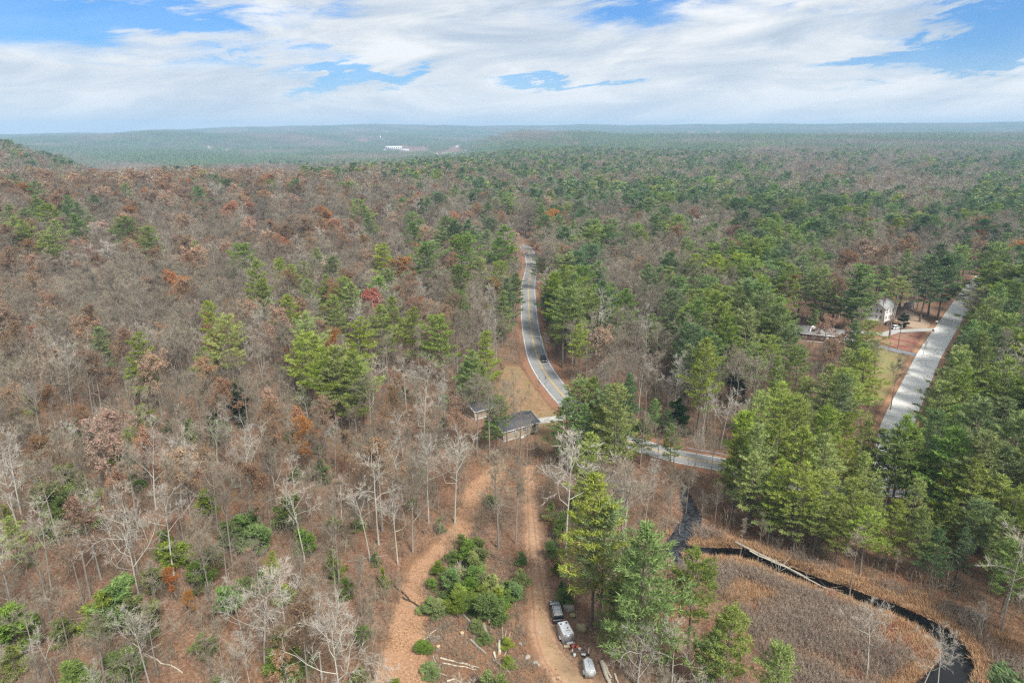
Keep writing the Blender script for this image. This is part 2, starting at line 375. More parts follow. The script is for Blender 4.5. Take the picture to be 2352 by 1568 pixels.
drive3_f = line_sdf([c3(*p) for p in ((1080, 655), (1350, 690), (1500, 640), (2050, 620))], 2.0)
tan_c = gp(1175, 985)
house_f = line_sdf([(-8, 168), (3, 165)], 9.0)
whouse_f = line_sdf([(150, 276), (163, 283)], 6.5)
bhouse_f = line_sdf([(104, 250), (125, 243)], 6.5)
vehicle_f = line_sdf([c1(560, 300), c1(760, 760), c1(950, 1050), c1(1150, 1480)], 3.2)
OPEN = [(road_f, 1.5), (side_f, 2.0), (track_f, .8), (clear_f, -.9), (yard_f, 0), (cut_f, 0), (lawn_f, 0), (lawn2_f, 0), (yard2_f, 0), (stream_f, 1.5), (pool_f, 1.0), (marsh_f, 0),
        (drive_f, 1.5), (drive2_f, 1.5), (drive3_f, 1.5), (house_f, 0), (whouse_f, 0), (bhouse_f, 0), (vehicle_f, 0)]
def openness(x, y):
    m = np.full(np.shape(x), -1e9)
    for f, e in OPEN: m = np.maximum(m, f(x, y) + e)
    return m

# ------------------------------------------------------------------ ground
def ground_mat():
    m, t = mat('leaf litter and forest floor'); ge = t.new('ShaderNodeNewGeometry'); p = ge.outputs['Position']
    n = t.noise(p, 0.045, 5, .6); fine = t.noise(p, 1.6, 8, .75, .3); vf = t.noise(p, 7.0, 3, .7)
    a = t.ramp(fine, [(.32, (.07, .036, .024)), (.47, (.165, .088, .048)), (.60, (.325, .175, .092)), (.74, (.45, .30, .19))])
    b = t.ramp(fine, [(.32, (.06, .042, .032)), (.5, (.19, .118, .080)), (.70, (.40, .28, .20))])
    c = t.mix(t.ramp(n, [(.40, (0, 0, 0)), (.60, (1, 1, 1))]), b, a)
    c = t.mix(t.m('MULTIPLY', t.ramp(t.noise(p, .11, 5, .6), [(.56, (0, 0, 0)), (.70, (1, 1, 1))]), .5), c, (.085, .095, .04))
    c = t.mix(t.m('MULTIPLY', vf, .55), c, t.mix(.5, c, (.42, .28, .19)))
    finish(t, t.mix(1.0, c, (.86, .86, .86), 'MULTIPLY'), .95, .08, bump=fine, bd=.5); return m
m = MB()
rr = [0, 20, 40] + list(np.arange(60, 700, 14)) + list(np.geomspace(705, 11500, 110)); na = 300
aa = np.concatenate([np.linspace(-math.pi, -.85, 40, endpoint=False), np.linspace(-.85, .85, na - 80, endpoint=False), np.linspace(.85, math.pi, 40, endpoint=False)])
rg, ag = np.meshgrid(np.array(rr[1:], float), aa, indexing='ij'); xs = rg * np.sin(ag); ys = rg * np.cos(ag); zs = th(xs, ys)
zs[rg > 9500 * SC] = -60
V = np.stack([xs, ys, zs], -1).reshape(-1, 3); nr = len(rr) - 1
F = [(i * na + j, (i + 1) * na + j, (i + 1) * na + (j + 1) % na, i * na + (j + 1) % na) for i in range(nr - 1) for j in range(na)]
m.add(V, [f[::-1] for f in F]); m.add(np.vstack([V[:na], [[0, 0, 0]]]), [((j + 1) % na, j, na) for j in range(na)])
g = put('ground', m.mesh('ground', ground_mat())); tag(g, kind='structure')
for pl in g.data.polygons: pass

def sheet(name, f, cell, z, material, pad=1.2, kind='structure'):
    x0, y0, x1, y1 = f.box; x0 -= pad; y0 -= pad; x1 += pad; y1 += pad
    nx = int((x1 - x0) / cell) + 1; ny = int((y1 - y0) / cell) + 1
    gx, gy = np.meshgrid(x0 + np.arange(nx) * cell, y0 + np.arange(ny) * cell, indexing='ij')
    s = f(gx, gy); keep = np.maximum.reduce([s[:-1, :-1], s[1:, :-1], s[1:, 1:], s[:-1, 1:]]) > -pad
    idx = -np.ones((nx, ny), int); use = np.zeros((nx, ny), bool)
    for a, b in ((0, 0), (1, 0), (1, 1), (0, 1)): use[a:nx - 1 + a, b:ny - 1 + b] |= keep
    idx[use] = np.arange(use.sum())
    i, j = np.nonzero(keep)
    Fq = np.stack([idx[i, j], idx[i + 1, j], idx[i + 1, j + 1], idx[i, j + 1]], 1)
    mb = MB(); mb.add(np.stack([gx[use], gy[use], np.full(use.sum(), z)], 1), Fq)
    me = mb.mesh(name, material)
    at = me.attributes.new('edge', 'FLOAT', 'POINT'); at.data.foreach_set('value', s[use].astype(np.float32))
    o = put(name, me); tag(o, kind=kind); return o
def sheet_mat(name, colour, rag=1.2, soft=.25, freq=.9, rough=.95, bumpf=4.0, hard=False, rut=None):
    m, t = mat(name); ge = t.new('ShaderNodeNewGeometry'); p = ge.outputs['Position']
    e = t.new('ShaderNodeAttribute'); e.attribute_name = 'edge'
    n = t.noise(p, freq, 6, .7); s = t.m('ADD', e.outputs['Fac'], t.m('MULTIPLY', t.m('SUBTRACT', n, .5), rag * 2))
    al = t.m('ADD', t.m('DIVIDE', s, soft * 2), .5, clamp=True)
    c, bm = colour(t, p)
    if rut:
        dq = t.m('ABSOLUTE', t.m('SUBTRACT', t.m('ADD', e.outputs['Fac'], t.m('MULTIPLY', t.m('SUBTRACT', t.noise(p, .3, 3, .6), .5), .5)), rut)); c = t.mix(t.m('MULTIPLY', t.m('SUBTRACT', 1.0, t.m('MULTIPLY', dq, 3.2), clamp=True), .6), c, (.22, .125, .078))
        c = t.mix(t.m('MULTIPLY', t.m('GREATER_THAN', t.m('ADD', e.outputs['Fac'], t.m('MULTIPLY', n, .8)), rut + 1.0), .45), c, (.30, .22, .12))
    finish(t, c, rough, .1, bump=bm, bd=.4, alpha=al); return m
def leafy(lo, mid, hi, sc1=2.2, tint=None):
    def f(t, p):
        a = t.noise(p, sc1, 8, .78, .2); c = t.ramp(a, [(.32, lo), (.50, mid), (.70, hi)])
        b = t.noise(p, .16, 4, .6)
        if tint: c = t.mix(t.m('MULTIPLY', t.ramp(b, [(.42, (0, 0, 0)), (.62, (1, 1, 1))]), .7), c, tint)
        return c, a
    return f
sheet('marsh', marsh_f, 1.0, .004, sheet_mat('dry marsh', leafy((.09, .055, .035), (.27, .165, .098), (.46, .31, .18), 1.3, (.19, .14, .10)), 2.0, .6))
sheet('leaf_clearing', clear_f, .7, .008, sheet_mat('fallen leaves on clearing', leafy((.14, .075, .042), (.33, .19, .105), (.58, .385, .24), 2.6, (.36, .21, .125)), 3.0, 1.0, freq=.45))
sheet('cut_ground', cut_f, .8, .006, sheet_mat('trampled cut ground', leafy((.07, .045, .028), (.20, .12, .075), (.36, .22, .135), 2.0, (.23, .115, .06)), 2.2, .8))
sheet('dirt_track', track_f, .5, .013, sheet_mat('bare dirt track', leafy((.24, .14, .085), (.40, .255, .16), (.56, .40, .27), 1.6, (.34, .19, .11)), 1.6, .8, freq=.6, rut=1.0))
sheet('dry_lawn', yard_f, .8, .004, sheet_mat('dry tan lawn', leafy((.15, .085, .045), (.27, .17, .095), (.44, .30, .18), 1.6, (.20, .155, .07)), 1.2, .5))
sheet('green_lawn', lawn_f, .8, .004, sheet_mat('mown lawn', leafy((.14, .14, .05), (.22, .215, .085), (.31, .28, .13), 1.0, (.29, .19, .10)), 1.4, .6))
sheet('red_mulch_bank', lawn2_f, .8, .004, sheet_mat('red leafy bank', leafy((.12, .035, .03), (.22, .075, .06), (.38, .20, .14), 1.4, (.36, .25, .16)), 1.2, .5))
sheet('sandy_yard', yard2_f, .8, .004, sheet_mat('sandy yard', leafy((.24, .16, .11), (.36, .27, .19), (.48, .38, .28), 1.2), 1.2, .5))
def asph(base, dark, crack=.5, va=.2):
    def f(t, p):
        a = t.noise(p, .35, 6, .65); c = t.mix(a, tuple(q * (1 - va) for q in base), tuple(q * (1 + va) for q in base))
        v = t.new('ShaderNodeTexVoronoi'); v.feature = 'DISTANCE_TO_EDGE'; v.inputs['Scale'].default_value = .085
        wn = t.new('ShaderNodeMix'); wn.data_type = 'VECTOR'; wn.inputs[0].default_value = .06
        t.l.new(p, wn.inputs[4]); nz = t.new('ShaderNodeTexNoise'); nz.inputs['Scale'].default_value = .5; t.l.new(p, nz.inputs['Vector'])
        ad = t.new('ShaderNodeVectorMath'); ad.operation = 'MULTIPLY_ADD'; t.l.new(nz.outputs[1], ad.inputs[0]); ad.inputs[1].default_value = (3, 3, 3); t.l.new(p, ad.inputs[2])
        t.l.new(ad.outputs[0], v.inputs['Vector'])
        k = t.m('LESS_THAN', v.outputs['Distance'], .012); c = t.mix(t.m('MULTIPLY', k, crack), c, dark)
        g2 = t.noise(p, 9, 3, .7); c = t.mix(t.m('MULTIPLY', g2, .25), c, dark); return c, g2
    return f
lm = sheet_mat('shoulder of fallen leaves', leafy((.12, .062, .040), (.25, .13, .078), (.42, .24, .145), 2.2), 1.6, .6)
verge_f = line_sdf(main_pts, RW + 2.6); sheet('road_verge', verge_f, 1.2, .006, lm)
verge2_f = line_sdf(side_pts, SW + 1.9); sheet('road_verge', verge2_f, 1.2, .006, sheet_mat('orange leaf verge', leafy((.20, .10, .055), (.38, .21, .12), (.54, .36, .24), 2.2), 1.6, .6))
AS = sheet_mat('grey asphalt', asph((.27, .27, .262), (.09, .09, .09), .5), .10, .04, rough=.7)
PL = sheet_mat('pale worn asphalt', asph((.78, .76, .71), (.30, .29, .27), .6, .06), .25, .08, rough=.85)
DR = sheet_mat('driveway asphalt', asph((.22, .225, .24), (.1, .1, .1), .3), .2, .1)
DRP = sheet_mat('pale driveway', asph((.42, .41, .38), (.2, .2, .2), .3), .3, .15)
sheet('driveway', drive_f, .6, .016, DRP); sheet('driveway', drive2_f, .6, .016, DR); sheet('driveway', drive3_f, .6, .016, DRP)
def ribbon(name, P, off, hw, z, material, jag=0.0):
    P = np.array(P); t = np.gradient(P, axis=0); t /= np.linalg.norm(t, axis=1)[:, None]; n = np.stack([t[:, 1], -t[:, 0]], 1)
    a = P + n * (off - hw); b = P + n * (off + hw); k = len(P); zz = np.full((k, 1), z)
    v = np.vstack([np.hstack([a, zz]), np.hstack([b, zz])]); m = MB(); m.add(v, [(i, k + i, k + i + 1, i + 1) for i in range(k - 1)])
    me = m.mesh(name, material); e = me.attributes.new('edge', 'FLOAT', 'POINT'); e.data.foreach_set('value', np.full(2 * k, hw, np.float32))
    o = put(name, me); tag(o, kind='structure'); return o
def fine_pts(P, n=4): return smooth(P, n)
mp = fine_pts(main_pts, 3); sp_ = fine_pts(side_pts, 4)
ribbon('road', sp_, 0, SW, .018, PL); ribbon('road', mp, 0, RW, .022, AS)
PY = plain('worn yellow paint', (.56, .36, .075), .7, .2, var=.35, scale=1.2); PW = plain('worn white paint', (.66, .66, .64), .7, .2, var=.25, scale=1.2)
for o_ in (-.17, .17): ribbon('road_marking', mp, o_ - .1, .085, .027, PY)
for o_ in (-3.3, 3.3): ribbon('road_marking', mp, o_, .085, .027, PW)
# water
def water(name, lo, rough, spec=.22, kk=(.46, .60), rag=1.1):
    m, t = mat(name); ge = t.new('ShaderNodeNewGeometry'); n = t.noise(ge.outputs['Position'], 2.5, 5, .6)
    e = t.new('ShaderNodeAttribute'); e.attribute_name = 'edge'
    s = t.m('ADD', e.outputs['Fac'], t.m('MULTIPLY', t.m('SUBTRACT', t.noise(ge.outputs['Position'], 1.4, 5, .7), .5), rag))
    k = t.ramp(t.noise(ge.outputs['Position'], .9, 6, .75, 1.2), [(kk[0], (0, 0, 0)), (kk[1], (1, 1, 1))])
    c = t.mix(k, (.003, .003, .003), lo)
    finish(t, c, rough, spec, bump=n, bd=.03, alpha=t.m('GREATER_THAN', s, 0.0)); return m
sheet('stream', stream_f, .35, .016, water('black stream water', (.006, .005, .005), .07, .32))
sheet('stream_pool', pool_f, .35, .019, water('shallow pool with mud and painted sky sheen', (.055, .055, .060), .10, .30, (.44, .56), 2.6))  # grey patches over the mud paint the sky's sheen into the base colour
# ------------------------------------------------------------------ tree growing
def unit(v): return v / (np.linalg.norm(v, axis=-1, keepdims=True) + 1e-9)
def blades(mb, c, d, L, Wd, rg, mi=0):
    """thin three-sided leaves or needle sprays at c, pointing along d"""
    n = len(c); s = unit(np.cross(d, rg.normal(size=(n, 3)))); L = np.broadcast_to(L, (n,))[:, None]; Wd = np.broadcast_to(Wd, (n,))[:, None]
    a = c - s * Wd / 2; b = c + s * Wd / 2; e = c + d * L
    V = np.stack([a, b, e], 1).reshape(-1, 3); mb.add(V, np.arange(3 * n).reshape(-1, 3), mi)
def pine_mb(seed, H=22.0, base=.38, Lm=4.2, lod=0, narrow=1.0, dens=1.0, flat=True):
    rg = np.random.RandomState(seed); tr = MB(); cr = MB()
    lean = rg.normal(0, .02, 2) * H
    zz = np.linspace(0, 1, 9); P = np.stack([lean[0] * zz ** 2 + .12 * np.sin(zz * 7 + seed), lean[1] * zz ** 2 + .1 * np.cos(zz * 6 + seed), zz * H], 1)
    tr.tube(P, np.interp(zz, [0, .05, .9, 1], [.34, .25, .06, .02]) * H / 22, 6 if lod == 0 else 4)
    at = lambda z: np.array([np.interp(z / H, zz, P[:, 0]), np.interp(z / H, zz, P[:, 1]), z])
    z = base * H; step = (1.65 if lod == 0 else 1.9) / dens; zs = []
    while z < H * .985: zs.append(z); z += step * rg.uniform(.7, 1.3) * (1.25 - .65 * (z / H))
    cs, ds, sz = [], [], []; bias = rg.uniform(0, 6.28)
    for z in zs:
        t = (z - base * H) / (H * (1 - base)); env = Lm * narrow * (np.interp(t, [0, .10, .35, .7, .93, 1], [.70, 1.05, .92, .52, .17, .05] if seed % 3 else [.55, .95, 1.0, .68, .25, .08]))
        nb = rg.randint(5, 7) if lod == 0 else 4
        a0 = rg.uniform(0, 6.28)
        for k in range(nb):
            a = a0 + k * 6.283 / nb + rg.normal(0, .25); L = env * rg.uniform(.45, 1.22) * (1 + .15 * math.cos(a - bias))
            if rg.rand() < .12 and t < .8: continue
            up = np.interp(t, [0, .5, 1], [-.05, .18, .9]) + rg.normal(0, .08)
            o = at(z); dr = np.array((math.cos(a), math.sin(a), up)); q = np.linspace(0, 1, 5)
            B = o + dr * (q * L)[:, None]; B[:, 2] += .30 * L * (q ** 2) - .16 * L * q
            if lod == 0: tr.tube(B, np.linspace(.055, .012, 5) * (L / Lm + .3), 3)
            # plates of foliage along the outer part, spreading sideways
            nn = max(3, int(L * (5.0 if lod == 0 else 1.2) * dens))
            u = rg.uniform(.22, 1.03, nn) ** .8; side = np.array((-math.sin(a), math.cos(a), 0))
            w_ = rg.uniform(-1, 1, nn) * .33 * L * np.sin(np.clip(u, 0, 1) * 2.4 + .35)
            c = np.stack([np.interp(u, q, B[:, i]) for i in range(3)], 1) + side * w_[:, None] + rg.normal(0, .10, (nn, 3)) * (1, 1, .6)
            c[:, 2] += .10 * np.abs(w_)
            cs.append(c); ds.append(unit(dr * (1, 1, 0) + side * (w_ / (L + .1))[:, None] * 1.5 + np.array((0, 0, .65)))); sz.append(np.full(nn, 1.0))
    topn = 10 if lod == 0 else 3
    cs.append(at(H * .985) + rg.normal(0, .18, (topn, 3))); ds.append(unit(rg.normal(0, .5, (topn, 3)) + (0, 0, 1))); sz.append(np.full(topn, 1.))
    c = np.concatenate(cs); d = np.concatenate(ds); k = 8 if lod == 0 else 3
    c = np.repeat(c, k, 0); d = np.repeat(d, k, 0); n = len(c)
    if lod == 0: c = c + rg.normal(0, .20, (n, 3)) * (1, 1, .25); blades(cr, c, unit(d + rg.normal(0, .62, (n, 3)) * (1, 1, .8)), rg.uniform(.42, .80, n), rg.uniform(.12, .19, n), rg)
    else: c = c + rg.normal(0, .38, (n, 3)) * (1, 1, .6); blades(cr, c, unit(d + rg.normal(0, .5, (n, 3))), rg.uniform(.8, 1.5, n), rg.uniform(.40, .65, n), rg)
    if lod == 0 and base > .2:      # dead lower branches
        for _ in range(12):
            z = H * rg.uniform(.45 * base, base * 1.1); a = rg.uniform(0, 6.28); L = rg.uniform(.8, 2.6); o = at(z)
            tr.tube([o, o + np.array((math.cos(a) * L * .6, math.sin(a) * L * .6, .05 * L)), o + np.array((math.cos(a) * L, math.sin(a) * L, -.1 * L))], [.035, .02, .006], 3)
    return tr, cr
def bush_mb(seed, H=5.0, Wd=1.7, lod=0, k=1.0, cone=True):
    """young pine or fir, green from the ground up"""
    rg = np.random.RandomState(seed); tr = MB(); cr = MB()
    tr.tube([(0, 0, 0), (.03, .02, H * .5), (0, 0, H * .97)], [.02 * H, .013 * H, .004 * H], 5)
    n = int(1500 * k * (Wd / 1.7) * (H / 5) ** .7) if lod == 0 else 70
    # whorled arms give an uneven outline
    na_ = int(19 * k); az_ = rg.uniform(0, 6.28, na_); tz = np.sort(rg.uniform(.04, .95, na_)); rl = rg.uniform(.45, 1.35, na_)
    i = rg.randint(0, na_, n); u = rg.uniform(0.05, 1, n) ** .6
    env = (1 - tz[i]) ** .75 * 1.05 + .06 if cone else np.sqrt(np.clip(1 - (tz[i] * 1.25 - .35) ** 2 * 1.2, .05, 1))
    r = env * Wd * rl[i] * u; a = az_[i] + rg.normal(0, .33, n) / (0.4 + u)
    z = tz[i] * H + .22 * r + rg.normal(0, .05 * H / 3, n)
    c = np.stack([r * np.cos(a), r * np.sin(a), np.clip(z, .05, H)], 1); d = unit(np.stack([np.cos(a), np.sin(a), np.full(n, .55)], 1))
    for m_ in range(na_ if lod == 0 else 0):
        L = ((1 - tz[m_]) ** .75 + .06) * Wd * rl[m_] * .9; tr.tube([(0, 0, tz[m_] * H), (L * math.cos(az_[m_]), L * math.sin(az_[m_]), tz[m_] * H + .2 * L)], [.02, .006], 3)
    kk = 4; c = np.repeat(c, kk, 0); d = np.repeat(d, kk, 0); n = len(c)
    s = 1 if lod == 0 else 3
    blades(cr, c + rg.normal(0, .10 * s, (n, 3)), unit(d + rg.normal(0, .6, (n, 3))), rg.uniform(.22, .42, n) * s, rg.uniform(.09, .15, n) * s, rg)
    return tr, cr
def bare_mb(seed, H=19.0, fork=.45, spread=.34, nl=9, lod=0, crook=.12, leaves=0, leafm=None, thick=1.0, lean=0.0, dense=1.0):
    rg = np.random.RandomState(seed); tr = MB(); cr = MB(); lv = MB()
    q = np.linspace(0, 1, 8); wob = rg.normal(0, 1, (8, 2)).cumsum(0) * crook * .18; wob -= wob[0]
    la = rg.uniform(0, 6.28); ln = lean * H
    P = np.stack([wob[:, 0] + math.cos(la) * ln * q ** 1.5, wob[:, 1] + math.sin(la) * ln * q ** 1.5, q * H * .93], 1)
    R0 = .0125 * H * thick
    tr.tube(P, R0 * np.interp(q, [0, .06, .5, 1], [1.5, 1.05, .7, .12]), 6 if lod == 0 else 3)
    tw_a, tw_d = [], []; ends = []
    def grow(o, d, L, r, lev, n):
        k = 5 if lev == 1 else 4; pts = [o]; dd = d.copy()
        for i in range(k - 1):
            dd = unit(dd + rg.normal(0, crook * (1.6 if lev == 1 else 1.3), 3) + np.array((0, 0, .10 if lev < 3 else .03))); pts.append(pts[-1] + dd * L / (k - 1))
        pts = np.array(pts)
        if lod == 0 or lev == 1: tr.tube(pts, r * np.linspace(1, .30, k), (5 if lev == 1 else 3) if lod == 0 else 3, )
        else: tw_a.append(pts[0]); tw_d.append((pts[-1] - pts[0], r * 2.2))
        return pts
    lim = []
    for i in range(nl):
        t = fork + (1 - fork) * ((i + rg.uniform(0, .8)) / nl) ** .9; t = min(t, .99)
        o = np.array([np.interp(t, q, P[:, j]) for j in range(3)]); a = i * 2.4 + rg.normal(0, .4)
        tilt = np.interp(t, [fork, 1], [1.05, .28]) + rg.normal(0, .15)
        d = np.array((math.cos(a) * math.sin(tilt), math.sin(a) * math.sin(tilt), math.cos(tilt)))
        L = H * spread * (1.15 - .55 * (t - fork) / (1 - fork + 1e-6)) * rg.uniform(.7, 1.2)
        lim.append((grow(o, d, L, R0 * .46 * (1.1 - t * .5), 1, 0), L, R0 * .46))
    lim.append((P[4:], H * .4, R0 * .3))
    l2 = []
    for pts, L, r in lim:
        for j in range(int((7 if lod == 0 else 4) * dense)):
            u = rg.uniform(.25, 1.0); k = min(int(u * (len(pts) - 1)), len(pts) - 2); f = u * (len(pts) - 1) - k; o = pts[k] * (1 - f) + pts[k + 1] * f
            ax = unit(pts[k + 1] - pts[k]); d = unit(ax + .95 * unit(rg.normal(size=3)) + (0, 0, .12)); LL = L * rg.uniform(.28, .55) * (1.15 - .5 * u)
            l2.append((grow(o, d, LL, r * .34 * (1.1 - .5 * u), 2, 0), LL, r * .34))
    tc_, td_, tl_ = [], [], []
    for pts, L, r in l2:
        for j in range(5 if lod == 0 else 0):
            u = rg.uniform(.2, 1.0); k = min(int(u * (len(pts) - 1)), len(pts) - 2); o = pts[k] + (pts[k + 1] - pts[k]) * (u * (len(pts) - 1) - k)
            d = unit(unit(pts[k + 1] - pts[k]) + .85 * unit(rg.normal(size=3)) + (0, 0, .08)); LL = min(L * .6, 1.9) * rg.uniform(.6, 1.1)
            e = o + d * LL; mid = (o + e) / 2 + rg.normal(0, .06, 3); cr.tube([o, mid, e], [max(r * .30, .016), .014, .006], 3)
            n = 6; uu = rg.uniform(.15, 1, n); tc_.append(o + d * (LL * uu)[:, None]); td_.append(unit(d + rg.normal(0, .55, (n, 3)) + (0, 0, .1))); tl_.append(rg.uniform(.45, 1.1, n))
        if lod: 
            n = 5; uu = rg.uniform(.1, 1, n); tc_.append(pts[0] + (pts[-1] - pts[0]) * uu[:, None]); td_.append(unit(unit(pts[-1] - pts[0]) + rg.normal(0, .6, (n, 3)))); tl_.append(rg.uniform(1.2, 2.4, n))
    c = np.concatenate(tc_); d = np.concatenate(td_); l = np.concatenate(tl_); n = len(c)
    if lod == 0: blades(cr, c, d, l, rg.uniform(.028, .045, n), rg)
    else: blades(cr, c, d, l, rg.uniform(.10, .17, n), rg)
    if leaves:
        nL = int(leaves * (1 if lod == 0 else .25)); sel = rg.randint(0, n, nL); s = 1 if lod == 0 else 2.2
        keep = c[sel]; blades(lv, keep + d[sel] * (l[sel] * rg.uniform(.3, 1, nL))[:, None] + rg.normal(0, .12, (nL, 3)), unit(rg.normal(size=(nL, 3)) + (0, 0, .2)), rg.uniform(.22, .40, nL) * s, rg.uniform(.18, .30, nL) * s, rg)
    return tr, cr, lv
def proto(name, parts):
    """parts: (builder, material, part name) ...: separate meshes for single trees, one joined object for the masses"""
    parts = [p for p in parts if p[0].n]
    meshes = [(pn, b.mesh(name + '_' + pn, mt)) for b, mt, pn in parts]
    j = MB()
    for i, (b, mt, pn) in enumerate(parts): j.merge(b, i)
    return meshes, (j, [p[1] for p in parts])
STOCK = {}
def stock(key, builder, trunk_m, crown_m, leaf_m=None, single=True, H=20.0):
    parts = [(builder[0], M[trunk_m], 'trunk'), (builder[1], M[crown_m], 'crown')]
    if len(builder) > 2 and leaf_m: parts.append((builder[2], M[leaf_m], 'leaves'))
    ms, jn = proto(key, parts); STOCK.setdefault(key.split('.')[0], []).append({'parts': ms, 'join': jn, 'H': H})
for i in range(7):
    rg_ = random.Random(50 + i); b = pine_mb(10 + i, 22, rg_.choice([.28, .34, .42, .5]), rg_.uniform(3.9, 5.3), dens=rg_.uniform(.9, 1.15), narrow=rg_.uniform(.85, 1.1))
    stock('pine_yellow.%d' % i, b, 'bark_pine', 'needle_yellow', H=22)
    b = pine_mb(30 + i, 22, rg_.choice([.18, .26, .32, .40]), rg_.uniform(4.0, 5.4), dens=rg_.uniform(.95, 1.2), narrow=rg_.uniform(.85, 1.1))
    stock('pine_green.%d' % i, b, 'bark_pine', 'needle_green', H=22)
    if i < 4: stock('pine_deep.%d' % i, b, 'bark_pine', 'needle_deep', H=22)
b = pine_mb(77, 22, .6, 3.8); stock('pine_gold.0', b, 'bark_pine', 'needle_gold', H=22)
b = pine_mb(78, 22, .62, 4.0); stock('pine_high.0', b, 'bark_pine', 'needle_yellow', H=22)
for i in range(3): stock('fir.%d' % i, bush_mb(90 + i, 10, 2.6, k=1.3), 'bark_pine', 'needle_fir', H=10)
for i in range(5): stock('young.%d' % i, bush_mb(100 + i, 5, 1.5 + .25 * (i % 3), cone=i % 2 == 0), 'bark_pine', ('needle_young', 'needle_yellow')[i == 4], H=5)
for i in range(9):
    rg_ = random.Random(200 + i); kw = dict(fork=rg_.choice([.35, .45, .55, .6]), spread=rg_.uniform(.24, .36), nl=rg_.randint(7, 11), crook=rg_.uniform(.10, .17), thick=rg_.uniform(.7, 1.1), lean=rg_.uniform(0, .05))
    stock('bare.%d' % i, bare_mb(200 + i, 19, **kw), 'bark', 'twig', H=19)
for i in range(5):
    rg_ = random.Random(230 + i); stock('pale.%d' % i, bare_mb(230 + i, 18, fork=rg_.choice([.3, .4, .5]), spread=rg_.uniform(.32, .42), nl=rg_.randint(6, 10), crook=.24, thick=.72, lean=rg_.uniform(.02, .14), dense=.8), 'bark_pale', 'twig_pale', H=18)
for i in range(3): stock('slim.%d' % i, bare_mb(250 + i, 15, fork=.5, spread=.17, nl=6, crook=.12, thick=.6, dense=.6), 'bark', 'twig', H=15)
for i in range(4): stock('russet.%d' % i, bare_mb(260 + i, 18, fork=.38, spread=.33, nl=9, leaves=2800), 'bark', 'twig', 'leaf_russet', H=18)
for i in range(3): stock('tan.%d' % i, bare_mb(270 + i, 18, fork=.35, spread=.33, nl=10, leaves=4200), 'bark', 'twig', 'leaf_tan', H=18)
for i in range(2): stock('orange.%d' % i, bare_mb(280 + i, 14, fork=.3, spread=.30, nl=9, leaves=2600), 'bark', 'twig', 'leaf_orange', H=14)
stock('red.0', bare_mb(290, 10, fork=.2, spread=.38, nl=10, leaves=6000), 'bark', 'twig', 'leaf_red', H=10)
# coarse kinds for the woods farther off
for i in range(3):
    for nm, mt in (('mpine_yellow', 'needle_yellow'), ('mpine_green', 'needle_green'), ('mpine_deep', 'needle_deep')):
        stock('%s.%d' % (nm, i), pine_mb(300 + i, 22, .25, 5.0, lod=1), 'bark_pine', mt, H=22)
for i in range(4): stock('mbare.%d' % i, bare_mb(310 + i, 19, fork=.38, spread=.33, nl=9, lod=1), 'bark', 'twig', H=19)
for i in range(3): stock('mrusset.%d' % i, bare_mb(320 + i, 18, fork=.38, spread=.33, nl=9, lod=1, leaves=1500), 'bark', 'twig', 'leaf_russet', H=18)
stock('mtan.0', bare_mb(325, 18, fork=.38, spread=.33, nl=9, lod=1, leaves=1300), 'bark', 'twig', 'leaf_tan', H=18)

